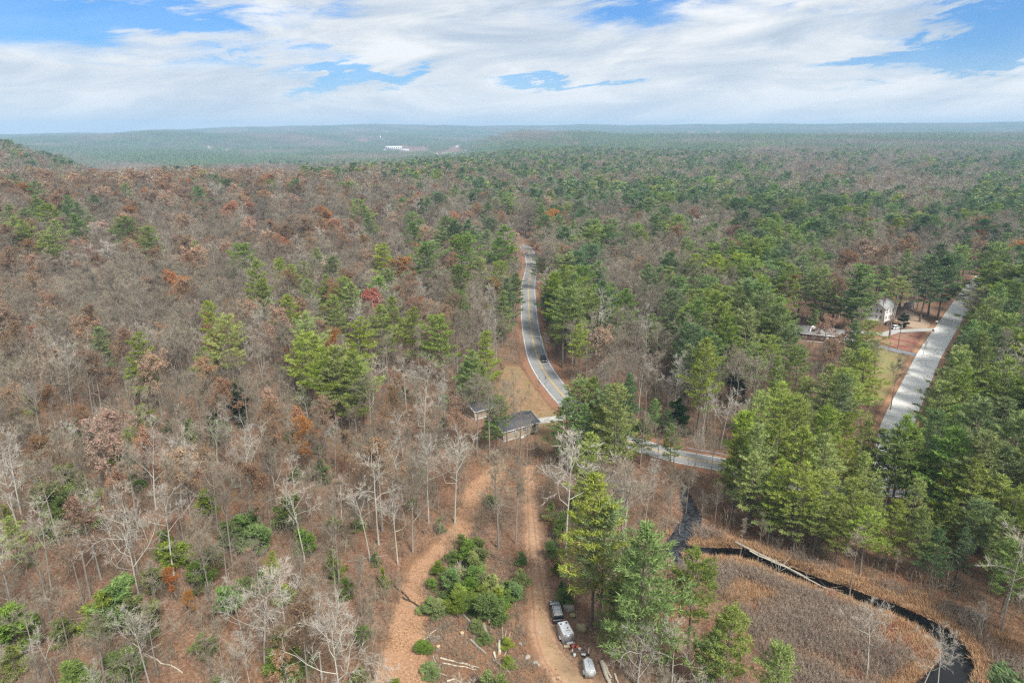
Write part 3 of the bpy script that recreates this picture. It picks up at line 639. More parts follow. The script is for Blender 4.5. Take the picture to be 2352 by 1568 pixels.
# ------------------------------------------------------------------ which trees stand where
# tops as the photograph shows them: x, y, height in metres, sort
YG, GR, DP = 'pine_yellow', 'pine_green', 'pine_deep'
PINES = [(1150, 915, 15, GR), (1126, 938, 12, GR), (20, 470, 22, YG), (45, 505, 20, YG), (30, 498, 20, YG), (53, 478, 20, YG), (83, 450, 22, GR), (110, 468, 22, YG), (117, 505, 22, YG), (100, 531, 18, YG), (153, 451, 24, GR), (180, 465, 23, GR), (172, 492, 20, GR),
 (215, 448, 18, DP), (282, 498, 21, GR), (338, 521, 20, YG), (342, 545, 16, YG), (448, 553, 16, YG), (560, 561, 22, GR), (587, 598, 25, YG), (600, 640, 20, YG), (480, 691, 20, YG), (518, 725, 19, YG), (657, 678, 21, YG),
 (703, 718, 21, YG), (725, 571, 20, GR), (760, 588, 20, GR), (693, 600, 18, YG), (643, 591, 18, YG), (710, 641, 20, YG), (747, 631, 20, YG), (763, 678, 20, YG), (222, 751, 17, GR), (466, 797, 14, YG),
 (175, 385, 20, DP), (213, 391, 20, DP), (117, 393, 18, DP), (363, 388, 20, DP), (287, 421, 18, GR), (442, 408, 18, GR), (455, 427, 22, GR), (493, 401, 20, DP), (522, 411, 20, DP), (560, 418, 15, DP), (618, 413, 18, GR), (80, 418, 20, GR), (30, 400, 20, GR), (585, 447, 15, YG),
 (821, 458, 22, YG), (847, 491, 22, GR), (838, 470, 20, YG), (919, 465, 17, GR), (949, 488, 20, GR), (951, 513, 22, GR), (881, 558, 21, YG), (974, 558, 22, GR), (1031, 498, 23, GR), (1043, 508, 22, DP), (1017, 521, 20, GR), (1057, 541, 23, GR),
 (1077, 505, 22, DP), (1129, 501, 21, DP), (1154, 518, 25, GR), (1121, 528, 20, GR), (1122, 465, 20, GR), (1151, 601, 22, YG), (1054, 608, 20, GR), (1099, 591, 18, YG), (884, 618, 18, GR), (1152, 668, 18, YG), (1056, 668, 18, GR), (1011, 725, 19, GR),
 (1111, 761, 18, YG), (821, 728, 21, YG), (791, 638, 21, YG), (901, 681, 20, YG), (874, 700, 20, YG), (947, 705, 20, YG), (1185, 628, 18, GR), (1047, 425, 20, DP), (984, 455, 20, DP), (1001, 441, 20, DP), (947, 440, 18, DP), (1060, 385, 22, DP),
 (1251, 495, 24, DP), (1284, 495, 24, GR), (1319, 508, 20, GR), (1357, 505, 22, GR), (1381, 518, 22, GR), (1454, 515, 23, GR), (1477, 528, 22, GR), (1517, 511, 22, GR), (1491, 471, 22, GR), (1517, 478, 20, GR), (1461, 481, 20, GR), (1327, 445, 18, GR),
 (1214, 438, 20, DP), (1242, 435, 20, DP), (1154, 418, 18, DP), (1351, 561, 23, DP), (1317, 575, 23, DP), (1374, 601, 22, GR), (1291, 585, 22, GR), (1317, 628, 22, GR), (1364, 655, 18, GR), (1295, 661, 24, GR), (1334, 745, 20, YG), (1325, 690, 20, YG),
 (1437, 665, 20, GR), (1501, 721, 18, GR), (1491, 608, 22, GR), (1515, 613, 22, GR), (1541, 580, 22, DP), (1561, 635, 22, GR), (1564, 725, 20, GR), (1578, 491, 22, GR), (1648, 471, 20, GR), (1628, 521, 22, GR), (1648, 533, 20, GR), (1745, 531, 20, GR),
 (1861, 511, 22, GR), (1858, 537, 22, GR), (1915, 491, 22, GR), (1915, 530, 22, GR), (1821, 515, 20, GR), (1851, 588, 24, GR), (1881, 615, 22, GR), (1718, 595, 24, GR), (1761, 571, 22, GR), (1791, 601, 22, GR), (1585, 598, 24, GR), (1635, 635, 22, GR),
 (1982, 608, 25, GR), (1978, 630, 22, GR), (2066, 636, 21, 'pine_high'), (2161, 562, 27, DP), (2140, 590, 24, DP), (2180, 585, 24, DP), (2215, 566, 21, GR), (2315, 535, 24, GR), (2292, 558, 26, GR), (2278, 606, 23, GR), (2301, 655, 24, GR), (2238, 735, 21, GR), (2255, 760, 20, GR), (2215, 770, 20, GR),
 (2345, 611, 24, GR), (2335, 690, 23, GR), (1875, 712, 9, GR), (1968, 735, 14, GR), (1540, 665, 22, GR), (1600, 690, 23, GR), (1650, 670, 24, GR), (1700, 660, 23, GR), (1745, 650, 24, GR), (1720, 700, 23, GR), (1680, 730, 22, GR), (1760, 720, 22, GR), (1800, 700, 22, GR),
 (1590, 745, 22, GR), (1640, 770, 22, GR), (1580, 790, 20, GR), (1815, 745, 22, GR), (1770, 770, 20, YG), (1840, 800, 20, GR), (1790, 820, 20, GR), (1735, 790, 20, GR), (1790, 860, 19, YG),
 (721, 770, 20, YG), (742, 800, 20, YG), (770, 795, 20, YG), (805, 805, 20, YG), (700, 765, 18, YG), (760, 825, 18, YG), (825, 822, 18, YG), (690, 885, 10, YG), (540, 872, 13, 'fir'), (308, 932, 14, YG), (290, 985, 10, YG), (1085, 806, 19, GR), (1112, 835, 18, YG), (1070, 830, 16, GR),
 (1330, 874, 20, GR), (1362, 868, 20, GR), (1398, 885, 20, GR), (1302, 915, 18, GR), (1380, 935, 18, YG), (1440, 878, 18, GR), (1345, 930, 18, GR), (1415, 935, 17, GR), (1505, 915, 18, GR), (1535, 938, 18, GR), (1478, 960, 16, GR), (1545, 975, 15, GR),
 (1372, 1090, 27, YG), (1388, 1165, 22, GR), (1487, 1212, 26, GR), (1452, 1275, 18, YG), (1600, 1265, 19, GR), (1680, 1395, 20, YG), (1800, 1485, 17, YG), (1415, 1340, 13, GR), (1640, 1440, 14, GR),
 (1752, 900, 23, YG), (1795, 880, 23, YG), (1830, 900, 22, YG), (1860, 905, 22, YG), (1900, 935, 22, YG), (1950, 945, 20, YG), (1990, 965, 20, YG), (2020, 985, 18, YG), (1712, 945, 22, YG), (1750, 975, 22, YG), (1800, 950, 22, YG), (1850, 980, 22, YG),
 (1905, 1000, 22, YG), (1950, 1010, 22, YG), (1995, 1040, 21, YG), (1735, 1040, 22, YG), (1790, 1055, 22, YG), (1850, 1065, 22, YG), (1905, 1085, 22, YG), (1965, 1100, 21, YG), (2020, 1095, 20, YG), (1700, 1010, 20, YG), (2085, 958, 22, GR), (2065, 985, 20, YG), (2110, 985, 20, GR),
 (2160, 945, 20, DP), (2205, 930, 23, GR), (2255, 925, 24, GR), (2310, 915, 24, GR), (2345, 960, 23, GR), (2150, 1010, 20, DP), (2200, 985, 22, GR), (2260, 990, 23, GR), (2320, 1020, 23, GR), (2185, 1075, 18, YG), (2245, 1055, 22, YG), (2300, 1090, 22, YG),
 (2345, 1120, 21, YG), (2110, 1100, 20, YG), (2060, 1145, 20, YG), (2125, 1165, 20, YG), (2000, 1165, 20, YG), (2190, 1150, 18, GR), (2250, 1145, 20, GR), (1940, 1160, 20, YG), (1885, 1150, 20, YG), (1830, 1135, 20, YG), (1780, 1110, 18, GR), (2310, 1190, 20, GR), (2340, 1250, 18, GR),
 (2222, 1210, 16, DP), (2160, 1215, 15, DP), (2210, 1040, 12, 'pine_gold'), (20, 1185, 12, YG), (620, 1265, 7, YG), (1225, 965, 8, 'fir'), (2080, 715, 13, 'fir'), (1560, 905, 12, 'fir'), (1690, 840, 12, 'fir')]
YOUNG = [(135, 1070, 9, 3.0), (155, 1130, 7, 3.0), (265, 1340, 7, 2.6), (240, 1360, 6, 2.2), (300, 1370, 6, 2.2), (452, 1295, 4.2, 1.6), (523, 1350, 4, 1.7), (660, 1140, 6, 1.9), (560, 1170, 6, 2.2), (530, 1200, 5, 2), (590, 1210, 5, 2), (700, 1215, 5, 1.5), (765, 1260, 4, 1.3),
 (12, 1400, 6, 2.2), (265, 1490, 5, 2.2), (160, 1520, 5, 2.4), (650, 1450, 6, 2.4), (880, 1305, 4, 1.1), (500, 960, 6, 1.8), (400, 1240, 5, 2.0), (370, 1220, 4.5, 1.6), (20, 1480, 4, 1.5), (470, 1130, 5, 1.5), (280, 1020, 6, 1.8), (790, 1330, 3, 1.2), (600, 1310, 3, 1.2), (1010, 1190, 3, 1.1), (820, 1180, 4, 1.3),
 (560, 1330, 3, 1.2), (345, 1300, 4, 1.5), (90, 1100, 5, 1.7), (210, 1170, 4, 1.5), (480, 1260, 3.5, 1.4), (735, 1060, 5, 1.4), (330, 930, 5, 1.7), (175, 960, 5, 1.6), (60, 900, 6, 1.6), (990, 1330, 2.2, 1.0), (430, 965, 5, 1.7), (820, 1530, 4, 1.6), (905, 1560, 3, 1.2), (1290, 1180, 6, 1.6), (1265, 1150, 5, 1.5), (1275, 1225, 4, 1.2),
 (1265, 1245, 4, 1.2), (1280, 1290, 3, 1.0), (1292, 1335, 2.2, .8), (1345, 1100, 6, 1.7), (1320, 1140, 5, 1.5)]
for X_, Y_, h_, w_ in [(640, 320, 2.6, 1.0), (800, 240, 4, 1.4), (890, 200, 3, 1.1), (860, 330, 4.5, 1.6), (900, 300, 3.5, 1.4), (860, 450, 4.2, 1.5), (530, 420, 2.5, 1.3), (640, 520, 4, 1.4), (600, 600, 3, 1.2), (720, 650, 4.2, 1.7), (690, 730, 3, 1.4), (460, 770, 2.6, 1.3), (520, 800, 2.4, 1.2), (815, 560, 3.6, 1.3),
    (930, 540, 3.4, 1.3), (1015, 530, 4.2, 1.5), (1060, 660, 4, 1.5), (990, 760, 4.3, 1.8), (1060, 740, 3.4, 1.4), (930, 660, 3, 1.2), (790, 730, 3, 1.3), (1180, 690, 2.8, 1.0), (1290, 500, 3.2, 1.2), (1245, 640, 3.2, 1.1), (1300, 330, 2.4, .9), (890, 990, 1.6, 1.0), (1170, 1140, 1.8, .8), (1170, 1310, 1.6, .8), (1000, 1470, 4.0, 1.7), (450, 1390, 1.6, 1.0), (360, 1190, 1.6, 1.0), (1720, 680, 2.6, 1.1), (1180, 600, 2, .9), (960, 1080, 1.8, 1.0)]:
    YOUNG.append(((1150 + X_ / 3.148) / 1.3061, (1550 + Y_ / 3.148) / 1.3061, h_ * 1.15, w_ * 1.35))
BARES = [(2022, 672, 748, 'bare'), (1470, 962, 1075, 'bare'), (1545, 985, 1092, 'bare'), (1592, 1000, 1100, 'pale'), (1632, 1010, 1105, 'bare'), (1508, 1000, 1085, 'bare'), (1575, 1085, 1180, 'bare'), (1560, 1110, 1225, 'slim'), (1610, 1130, 1222, 'bare'), (120, 1180, 1360, 'pale'), (400, 1130, 1320, 'pale'), (480, 1180, 1350, 'bare'), (700, 1120, 1290, 'pale'), (780, 1180, 1340, 'bare'), (560, 1330, 1480, 'pale'), (90, 1400, 1560, 'bare'), (350, 1420, 1600, 'pale'), (860, 1390, 1560, 'slim'), (640, 1020, 1190, 'bare'), (740, 960, 1120, 'bare'), (160, 1000, 1180, 'bare'), (420, 1000, 1180, 'pale'), (1440, 1120, 1235, 'bare'), (1480, 1105, 1215, 'pale'), (1640, 1120, 1215, 'bare'), (1675, 1110, 1210, 'pale'), (1530, 1130, 1225, 'bare'), (1180, 862, 950, 'bare'), (1160, 880, 958, 'bare'), (1215, 885, 925, 'slim'), (1236, 868, 918, 'slim'), (1252, 880, 905, 'slim'), (1165, 895, 1042, 'bare'), (1195, 915, 1052, 'bare'), (1095, 880, 1048, 'bare'), (1125, 900, 1060, 'bare'), (1072, 900, 1030, 'bare'), (1140, 905, 1035, 'slim'), (1210, 960, 1070, 'bare'), (578, 1005, 1225, 'pale'), (62, 1040, 1290, 'pale'), (232, 1150, 1330, 'pale'), (320, 1165, 1375, 'pale'), (985, 1010, 1200, 'pale'), (870, 1050, 1250, 'pale'), (850, 1125, 1290, 'pale'), (1045, 1020, 1200, 'pale'), (1145, 1050, 1260, 'bare'), (1300, 1012, 1288, 'pale'), (1185, 1060, 1250, 'bare'),
 (660, 1310, 1500, 'pale'), (740, 1380, 1560, 'pale'), (2300, 1225, 1445, 'pale'), (1990, 1395, 1555, 'pale'), (2150, 1455, 1600, 'pale'), (1460, 1430, 1620, 'pale'), (1540, 1440, 1620, 'pale'), (1612, 900, 1020, 'pale'), (1655, 905, 1030, 'pale'), (1640, 860, 980, 'bare'), (1700, 930, 1040, 'pale'), (2050, 1260, 1345, 'slim'), (1950, 1215, 1370, 'slim'),
 (470, 870, 1060, 'bare'), (110, 850, 1080, 'bare'), (30, 870, 1120, 'bare'), (215, 1040, 1180, 'bare'), (340, 900, 1110, 'bare'), (960, 1040, 1190, 'bare'), (1255, 770, 830, 'pale'), (1500, 1060, 1150, 'pale'), (1440, 1090, 1200, 'pale'), (1540, 1080, 1180, 'bare'), (1880, 780, 900, 'bare'), (1890, 880, 960, 'pale'), (2045, 830, 940, 'bare'), (1995, 800, 935, 'bare'), (1795, 760, 830, 'bare'),
 (905, 540, 590, 'pale'), (1380, 840, 960, 'bare'), (2120, 790, 815, 'bare'), (30, 1230, 1400, 'pale'), (1740, 1180, 1290, 'slim'), (1700, 1190, 1280, 'slim'), (2250, 1390, 1470, 'pale'), (2240, 1370, 1465, 'slim'), (2110, 1480, 1610, 'pale'), (160, 1330, 1500, 'slim'), (520, 1420, 1590, 'slim'), (490, 1450, 1600, 'slim')]
LEAFY = [(88, 610, 15, 'tan'), (75, 645, 15, 'tan'), (390, 632, 16, 'orange'), (402, 660, 14, 'orange'), (75, 758, 14, 'orange'), (750, 612, 15, 'tan'), (857, 678, 15, 'red'), (890, 540, 14, 'orange'), (305, 545, 17, 'russet'), (230, 515, 17, 'tan'), (1140, 570, 14, 'tan'), (1255, 458, 20, 'tan'), (1050, 928, 12, 'tan'), (1150, 838, 6, 'russet'),
 (1900, 735, 12, 'tan'), (1945, 765, 11, 'tan'), (1800, 700, 14, 'tan'), (2345, 565, 22, 'orange'), (2255, 505, 22, 'russet'), (820, 615, 14, 'tan'), (415, 1045, 12, 'tan'), (570, 1265, 5, 'tan'), (385, 1310, 6, 'orange'), (430, 1360, 5, 'orange'), (250, 960, 16, 'tan'), (90, 1020, 13, 'russet'), (330, 1000, 13, 'tan'), (740, 930, 13, 'russet'),
 (650, 1490, 7, 'tan'), (110, 900, 14, 'russet'), (300, 560, 17, 'orange'), (1240, 560, 12, 'tan'), (350, 820, 16, 'tan'), (470, 835, 13, 'tan'), (1310, 1220, 5, 'tan'), (2035, 575, 20, 'russet'), (1990, 555, 20, 'tan'), (950, 455, 22, 'orange'), (530, 470, 20, 'orange'), (340, 455, 20, 'russet'), (330, 440, 20, 'orange')]
# how much of the wood is pine, and how much still holds its russet leaves (x, y, pine, russet)
MIX = [(0, 352, .25, .12), (120, 360, .45, .05), (250, 350, .6, .05), (500, 350, .65, .04), (700, 350, .55, .05), (900, 350, .5, .05), (1200, 345, .6, .08), (1500, 350, .5, .08), (1800, 350, .3, .1), (2100, 352, .3, .08), (2300, 350, .35, .08),
 (0, 320, .6, .0), (600, 315, .6, .0), (1200, 315, .6, .02), (1800, 320, .75, .02), (2300, 322, .7, .03), (1500, 330, .75, .03), (2000, 335, .6, .03),
 (0, 400, .12, .6), (300, 400, .05, .65), (600, 400, .08, .55), (780, 395, .35, .35), (1000, 395, .5, .2), (1200, 390, .55, .15), (1400, 400, .5, .12), (1600, 395, .5, .06), (1900, 390, .3, .06), (2300, 385, .55, .03), (2100, 420, .15, .05), (1700, 430, .55, .03),
 (0, 450, .15, .5), (300, 450, .02, .35), (600, 450, .03, .32), (800, 450, .15, .3), (1000, 450, .3, .2), (1200, 450, .5, .12), (1400, 440, .8, .04), (1600, 450, .85, .03), (1800, 455, .85, .03), (2050, 460, .6, .03), (2300, 460, .75, .02),
 (0, 500, .2, .3), (200, 500, .1, .1), (400, 510, .02, .12), (700, 510, .03, .25), (950, 500, .15, .18), (1200, 500, .10, .2), (1450, 510, .25, .12), (1600, 500, .35, .1), (1800, 500, .85, .02), (2000, 500, .7, .03), (2250, 490, .6, .12), (2050, 560, .15, .2), (2300, 600, .8, .05),
 (0, 600, .04, .25), (300, 600, .02, .1), (600, 600, .06, .08), (900, 600, .10, .12), (1100, 600, .12, .12), (1350, 600, .45, .04), (1450, 580, .2, .05), (1600, 600, .5, .04), (1750, 620, .9, .02), (1900, 590, .3, .1), (2000, 620, .3, .05), (2080, 600, .1, .08), (2300, 660, .85, .02),
 (100, 700, .02, .2), (400, 700, .02, .12), (700, 700, .10, .12), (1000, 700, .06, .10), (1150, 700, .10, .1), (1350, 700, .45, .02), (1480, 680, .15, .03), (1650, 700, .9, .01), (1750, 740, .9, .01), (1900, 680, .2, .1), (2250, 760, .9, .01), (2330, 780, .8, .03),
 (100, 800, .02, .18), (400, 800, .03, .12), (700, 850, .05, .08), (1000, 850, .05, .06), (1150, 820, .10, .10), (1370, 800, .15, .02), (1480, 820, .08, .02), (1620, 780, .7, .02), (1750, 840, .85, .01), (1880, 820, .3, .05), (2250, 860, .9, .01),
 (100, 900, .03, .15), (500, 930, .05, .12), (900, 950, .02, .04), (1050, 950, .05, .05), (1350, 920, .8, .0), (1480, 900, .5, .01), (1640, 920, .04, .0), (1780, 930, .95, .0), (1950, 980, .95, .0), (2200, 960, .95, .0),
 (100, 1050, .03, .10), (500, 1050, .03, .06), (900, 1050, .01, .02), (1200, 1050, .05, .02), (1380, 1060, .25, .01), (1550, 1080, .08, .01), (1850, 1100, .95, .0), (2200, 1100, .95, .0), (100, 1250, .03, .08), (500, 1250, .03, .06), (900, 1250, .0, .02), (1350, 1250, .5, .02), (1480, 1350, .6, .01),
 (100, 1450, .02, .05), (600, 1450, .02, .05), (900, 1450, .0, .03), (2250, 1300, .8, .0), (1950, 1250, .9, .0)]
MX = np.array(MIX, float)
def mixat(px, py):
    px = np.asarray(px)[:, None]; py = np.asarray(py)[:, None]; sy = np.where(py < 500, 5.0, 1.8)
    w_ = 1 / (((px - MX[None, :, 0]) / 1.0) ** 2 + (sy * (py - MX[None, :, 1])) ** 2 + 900) ** 1.9
    w_ /= w_.sum(1, keepdims=True); return w_ @ MX[:, 2], w_ @ MX[:, 3]
# places the photograph shows past the trees: sight lines kept free of tall growth (x, y, radius)
KEEP = [(p[0], p[1], 9) for p in [(1211, 573), (1221, 600), (1216, 640), (1213, 668), (1215, 700), (1217, 735), (1222, 775), (1232, 815), (1246, 846), (1263, 872), (1279, 892)]]
KEEP += [(x, y, 20) for x, y in [(1222, 775), (1238, 830), (1262, 868), (1282, 895), (1200, 890), (1235, 910), (1190, 925), (1260, 930)]] + [(1190, 985, 26), (1170, 1000, 16), (1222, 970, 16), (1252, 965, 10), (1262, 990, 12), (1480, 1020, 8), (1540, 1040, 12), (1600, 1055, 14), (1660, 1068, 10), (1850, 1108, 4)]
KEEP += [(x, y, r) for x, y, r in [(2232, 665, 7), (2213, 692, 10), (2190, 725, 13), (2165, 765, 15), (2140, 806, 18), (2122, 840, 16), (2104, 870, 14), (2090, 905, 12), (2072, 940, 10), (2056, 975, 8), (2045, 880, 18), (2040, 830, 18), (2030, 930, 14), (2090, 815, 10), (2080, 770, 12), (2025, 705, 16), (2120, 740, 14), (2100, 790, 14), (2050, 860, 24), (2150, 745, 10), (1862, 775, 20), (1900, 785, 16), (1935, 790, 10), (2160, 700, 6)]]
KEEP += [(1218, y, 12) for y in range(1110, 1240, 20)] + [(1235, y, 24) for y in range(1250, 1560, 22)] + [(1090, 1150, 20), (1075, 1190, 24), (1055, 1225, 20), (1010, 1262, 20), (970, 1300, 22), (945, 1350, 24), (945, 1400, 26), (938, 1450, 30), (930, 1500, 36), (930, 1550, 40), (1050, 1450, 40), (1100, 1380, 40), (1130, 1480, 40), (1040, 1520, 40), (1120, 1320, 30), (1290, 1410, 16), (1300, 1450, 22), (1330, 1490, 22), (1355, 1535, 24), (1400, 1550, 16), (1270, 1500, 30), (1230, 1540, 40)]
KEEP += [(x, y, 14) for x, y in [(1575, 1170), (1580, 1215), (1552, 1250), (1640, 1266), (1700, 1275), (1780, 1305), (1860, 1335), (1940, 1360), (2020, 1388), (2090, 1415), (2150, 1450), (2185, 1490), (2195, 1525), (1850, 1400), (1900, 1500), (2000, 1450), (2050, 1530), (1760, 1340), (1780, 1400)]]
KP = np.array(KEEP, float)
rg = np.random.RandomState(11)
TREES = []     # dict(sort, x, y, z, h, px, py (top), pb)
def add_tree(sort, x, y, h, listed=False, rw=None, var=None):
    z = float(th(x, y)); tx, ty = proj(x, y, z + h); bx, by = proj(x, y, z)
    if rw is None: rw = {'pine': .20, 'bare': .26, 'pale': .30, 'slim': .15, 'russ': .28, 'tan': .28, 'oran': .28, 'red': .45, 'youn': .4, 'fir': .25}.get(sort[:4], .2)
    TREES.append(dict(sort=sort, x=x, y=y, z=z, h=h, tx=tx, ty=ty, bx=bx, by=by, hw=abs(by - ty) * rw, listed=listed, d=math.hypot(x, y), var=var))
for px, py, h, s in PINES:
    if px < 1180 and py < 560: h *= 1.34
    elif px < 1180 and py < 860: h *= 1.18
    elif py < 720: h *= 1.14
    elif px > 1840 and py > 1080 or (px > 1640 and 1080 < py < 1200): h *= .74
    elif px > 1640 and py > 1000: h *= .86
    elif 1420 < px < 1560 and 900 < py < 1000: h *= .74
    x, y = gp(px, py, h)
    for _ in range(12):
        if py < 700 or (1300 < px < 1820 and py > 1080) or float(openness(np.array([x]), np.array([y]))[0]) < -1.2: break
        h *= .94; x, y = gp(px, py, h)
    add_tree(s, x, y, h, True)
for px, py, h, w_ in YOUNG:
    if px < 800: h, w_ = h * 1.25, w_ * 1.4
    x, y = gp(px, py, h * .95); add_tree('young', x, y, h, True, rw=w_ / h * .9, var=w_)
for px, py, pb, s in BARES:
    x, y = gp(px, pb); d = ray(px, py); t = y / d[1]; h = CH + d[2] * t; add_tree(s, x, y, max(min(h, 26), 6), True)
for px, py, h, s in LEAFY:
    h *= 1.15 if h > 10 else 1
    x, y = gp(px, py, h); add_tree(s, x, y, h, True)
LX = np.array([t['x'] for t in TREES]); LY = np.array([t['y'] for t in TREES]); LS = np.array([2.4 if t['sort'] == 'young' else (5.5 if t['sort'][:4] == 'pine' else 3.6) for t in TREES])
def scatter(r0, r1, cell, amax=.80, jit=.46):
    nx = int(2 * r1 / cell) + 1; gx, gy = np.meshgrid(np.arange(-nx // 2, nx // 2 + 1) * cell, np.arange(0, int(r1 / cell) + 1) * cell, indexing='ij')
    gx = gx.ravel() + (np.arange(gx.size) % 2) * 0; gx = gx + rg.uniform(-jit, jit, gx.size) * cell; gy = gy.ravel() + rg.uniform(-jit, jit, gx.size) * cell
    d = np.hypot(gx, gy); a = np.abs(np.arctan2(gx, gy)); k = (d >= r0) & (d < r1) & (a < amax) & (gy > 20); return gx[k], gy[k], d[k]
def fill(r0, r1, cell, keep=True, use_list=True):
    x, y, d = scatter(r0, r1, cell); z = th(x, y)
    h = rg.uniform(17, 27, len(x))
    if r0 < 900: k = openness(x, y) < -1.0; x, y, z, h, d = x[k], y[k], z[k], h[k], d[k]
    if use_list:
        dm = np.sqrt(((x[:, None] - LX) ** 2 + (y[:, None] - LY) ** 2)); k = (dm > LS[None, :]).all(1); x, y, z, h, d = x[k], y[k], z[k], h[k], d[k]
    tx, ty = proj(x, y, z + h * .9); bx, by = proj(x, y, z)
    pine, rus = mixat(tx, ty); u = rg.rand(len(x)); v = rg.rand(len(x))
    cl = np.array([math.sin(a / 23 + math.sin(b / 31)) * math.sin(b / 19 + 1.4 * math.sin(a / 37)) for a, b in zip(x, y)])   # stands of a kind keep together
    pine = np.clip(pine + cl * .75 * np.minimum(pine, 1 - pine) * 2, 0, 1)
    pine = np.where(ty < 620, pine * .74, pine); pine = pine ** 2 / (pine ** 2 + (1 - pine) ** 2 + 1e-6)
    pine = np.where((tx < 1150) & (ty > 430), pine * .45, pine)
    out = []
    for i in range(len(x)):
        if u[i] < pine[i]: s = 'P'; hh = h[i] * 1.02 if pine[i] > .4 else h[i] * .92
        elif u[i] < pine[i] + rus[i]: s = 'R'; hh = h[i] * .80
        else: s = 'B'; hh = h[i] * (.86 if pine[i] > .12 or d[i] > 500 else .77)
        if d[i] < 215 and tx[i] < 1260 and s != 'P':
            if rg.rand() < .08: continue
            hh *= rg.uniform(.6, 1.15)
        if keep:
            hw = (by[i] - ty[i]) * (.17 if s == 'P' else .20); top = by[i] - (by[i] - ty[i]) * hh / h[i]; inb = (np.abs(KP[:, 0] - tx[i]) < hw + KP[:, 2]) & (KP[:, 1] + KP[:, 2] * .6 > top) & (KP[:, 1] - KP[:, 2] * .6 < by[i] - (.25 * (by[i] - ty[i]) if s == 'P' else 0))
            if inb.any(): continue
        out.append((s, x[i], y[i], hh, v[i], tx[i], d[i]))
    return out
def pine_sort(v, tx, d, x):
    yel = .75 if (x > 25 and d < 200 and tx > 1650) else (.65 if tx < 1000 and d < 500 else (.30 if d < 330 else .12)); 
    if v < yel: return YG
    return GR if v < yel + (1 - yel) * (.75 if d < 450 else .35) else DP
def sort_of(s, v, tx, d, x, y):
    if s == 'P': return pine_sort(v, tx, d, x)
    if s == 'R': return 'russet' if v < .68 else ('tan' if v < .90 else 'orange')
    if s == 'B': return 'pale' if v < (.20 if d < 200 else (.12 if d < 260 else .06)) else ('slim' if v > (.72 if d < 260 else .9) else 'bare')
for s, x, y, h, v, tx, d in fill(60, 300, 5.9): add_tree(sort_of(s, v, tx, d, x, y), float(x), float(y), float(h) * (.82 if s != 'P' and d < 200 else 1))
for s, x, y, h, v, tx, d in fill(300, 620, 8.0): add_tree(sort_of(s, v, tx, d, x, y), float(x), float(y), float(h) * 1.06)
# young pines scattered below the bare trees
x, y, d = scatter(62, 330, 12)
tx, ty = proj(x, y, 0 * x); k = (openness(x, y) < -1) & (tx < 1150) & (rg.rand(len(x)) < .42)
for a, b in zip(x[k], y[k]):
    h = rg.uniform(1.8, 4.8); add_tree('young', float(a), float(b), h, var=h * rg.uniform(.33, .5))
# ---- what the photograph shows of each: nearest first, painted on a coarse grid
GWX, GHY, GS = 588, 392, 4.0
cover = np.zeros((GHY, GWX), np.float32)
for t in sorted(TREES, key=lambda t: t['d']):
    crown = t['sort'][:4] in ('pine', 'youn', 'fir')
    x0, x1 = (t['tx'] - t['hw']) / GS, (t['tx'] + t['hw']) / GS; y0 = t['ty'] / GS; yb = t['by'] / GS; y1 = y0 + (yb - y0) * (.65 if t['sort'][:4] == 'pine' else .9)
    X0, X1, Y0, Y1 = max(int(x0), 0), min(int(math.ceil(x1)), GWX), max(int(y0), 0), min(int(math.ceil(y1)), GHY)
    if X1 <= X0 or Y1 <= Y0: t['vis'] = 0; continue
    a = cover[Y0:Y1, X0:X1]; o = .9 if crown else .5
    t['vis'] = float(np.clip(1 - a, 0, 1).sum()) * (.75 if crown else .62); a += (1 - np.clip(a, 0, 1)) * o * .85
KIND = {'pine': 'pine', 'youn': 'young', 'fir': 'pine', 'bare': 'bare', 'pale': 'bare', 'slim': 'bare', 'russ': 'oak', 'tan': 'oak', 'oran': 'oak', 'red': 'oak'}
for t in TREES: t['kind'] = KIND.get(t['sort'][:4], 'pine'); t['s4'] = t['sort'].split('_')[-1]
LIMIT = {'pine': 300, 'bare': 300, 'oak': 170, 'young': 120}
SINGLE = []
for kd, lim_ in LIMIT.items():
    L = sorted([t for t in TREES if t['kind'] == kd and t['vis'] > 1.2], key=lambda t: -t['vis'] - (1e3 if t['listed'] and t['vis'] > 6 else 0))
    for t in L[:lim_]: t['single'] = True; SINGLE.append(t)
print('trees', len(TREES), 'single', len(SINGLE), {k: sum(1 for t in SINGLE if t['kind'] == k) for k in LIMIT}, 'least', {k: min([t['vis'] for t in SINGLE if t['kind'] == k] + [9e9]) for k in LIMIT})
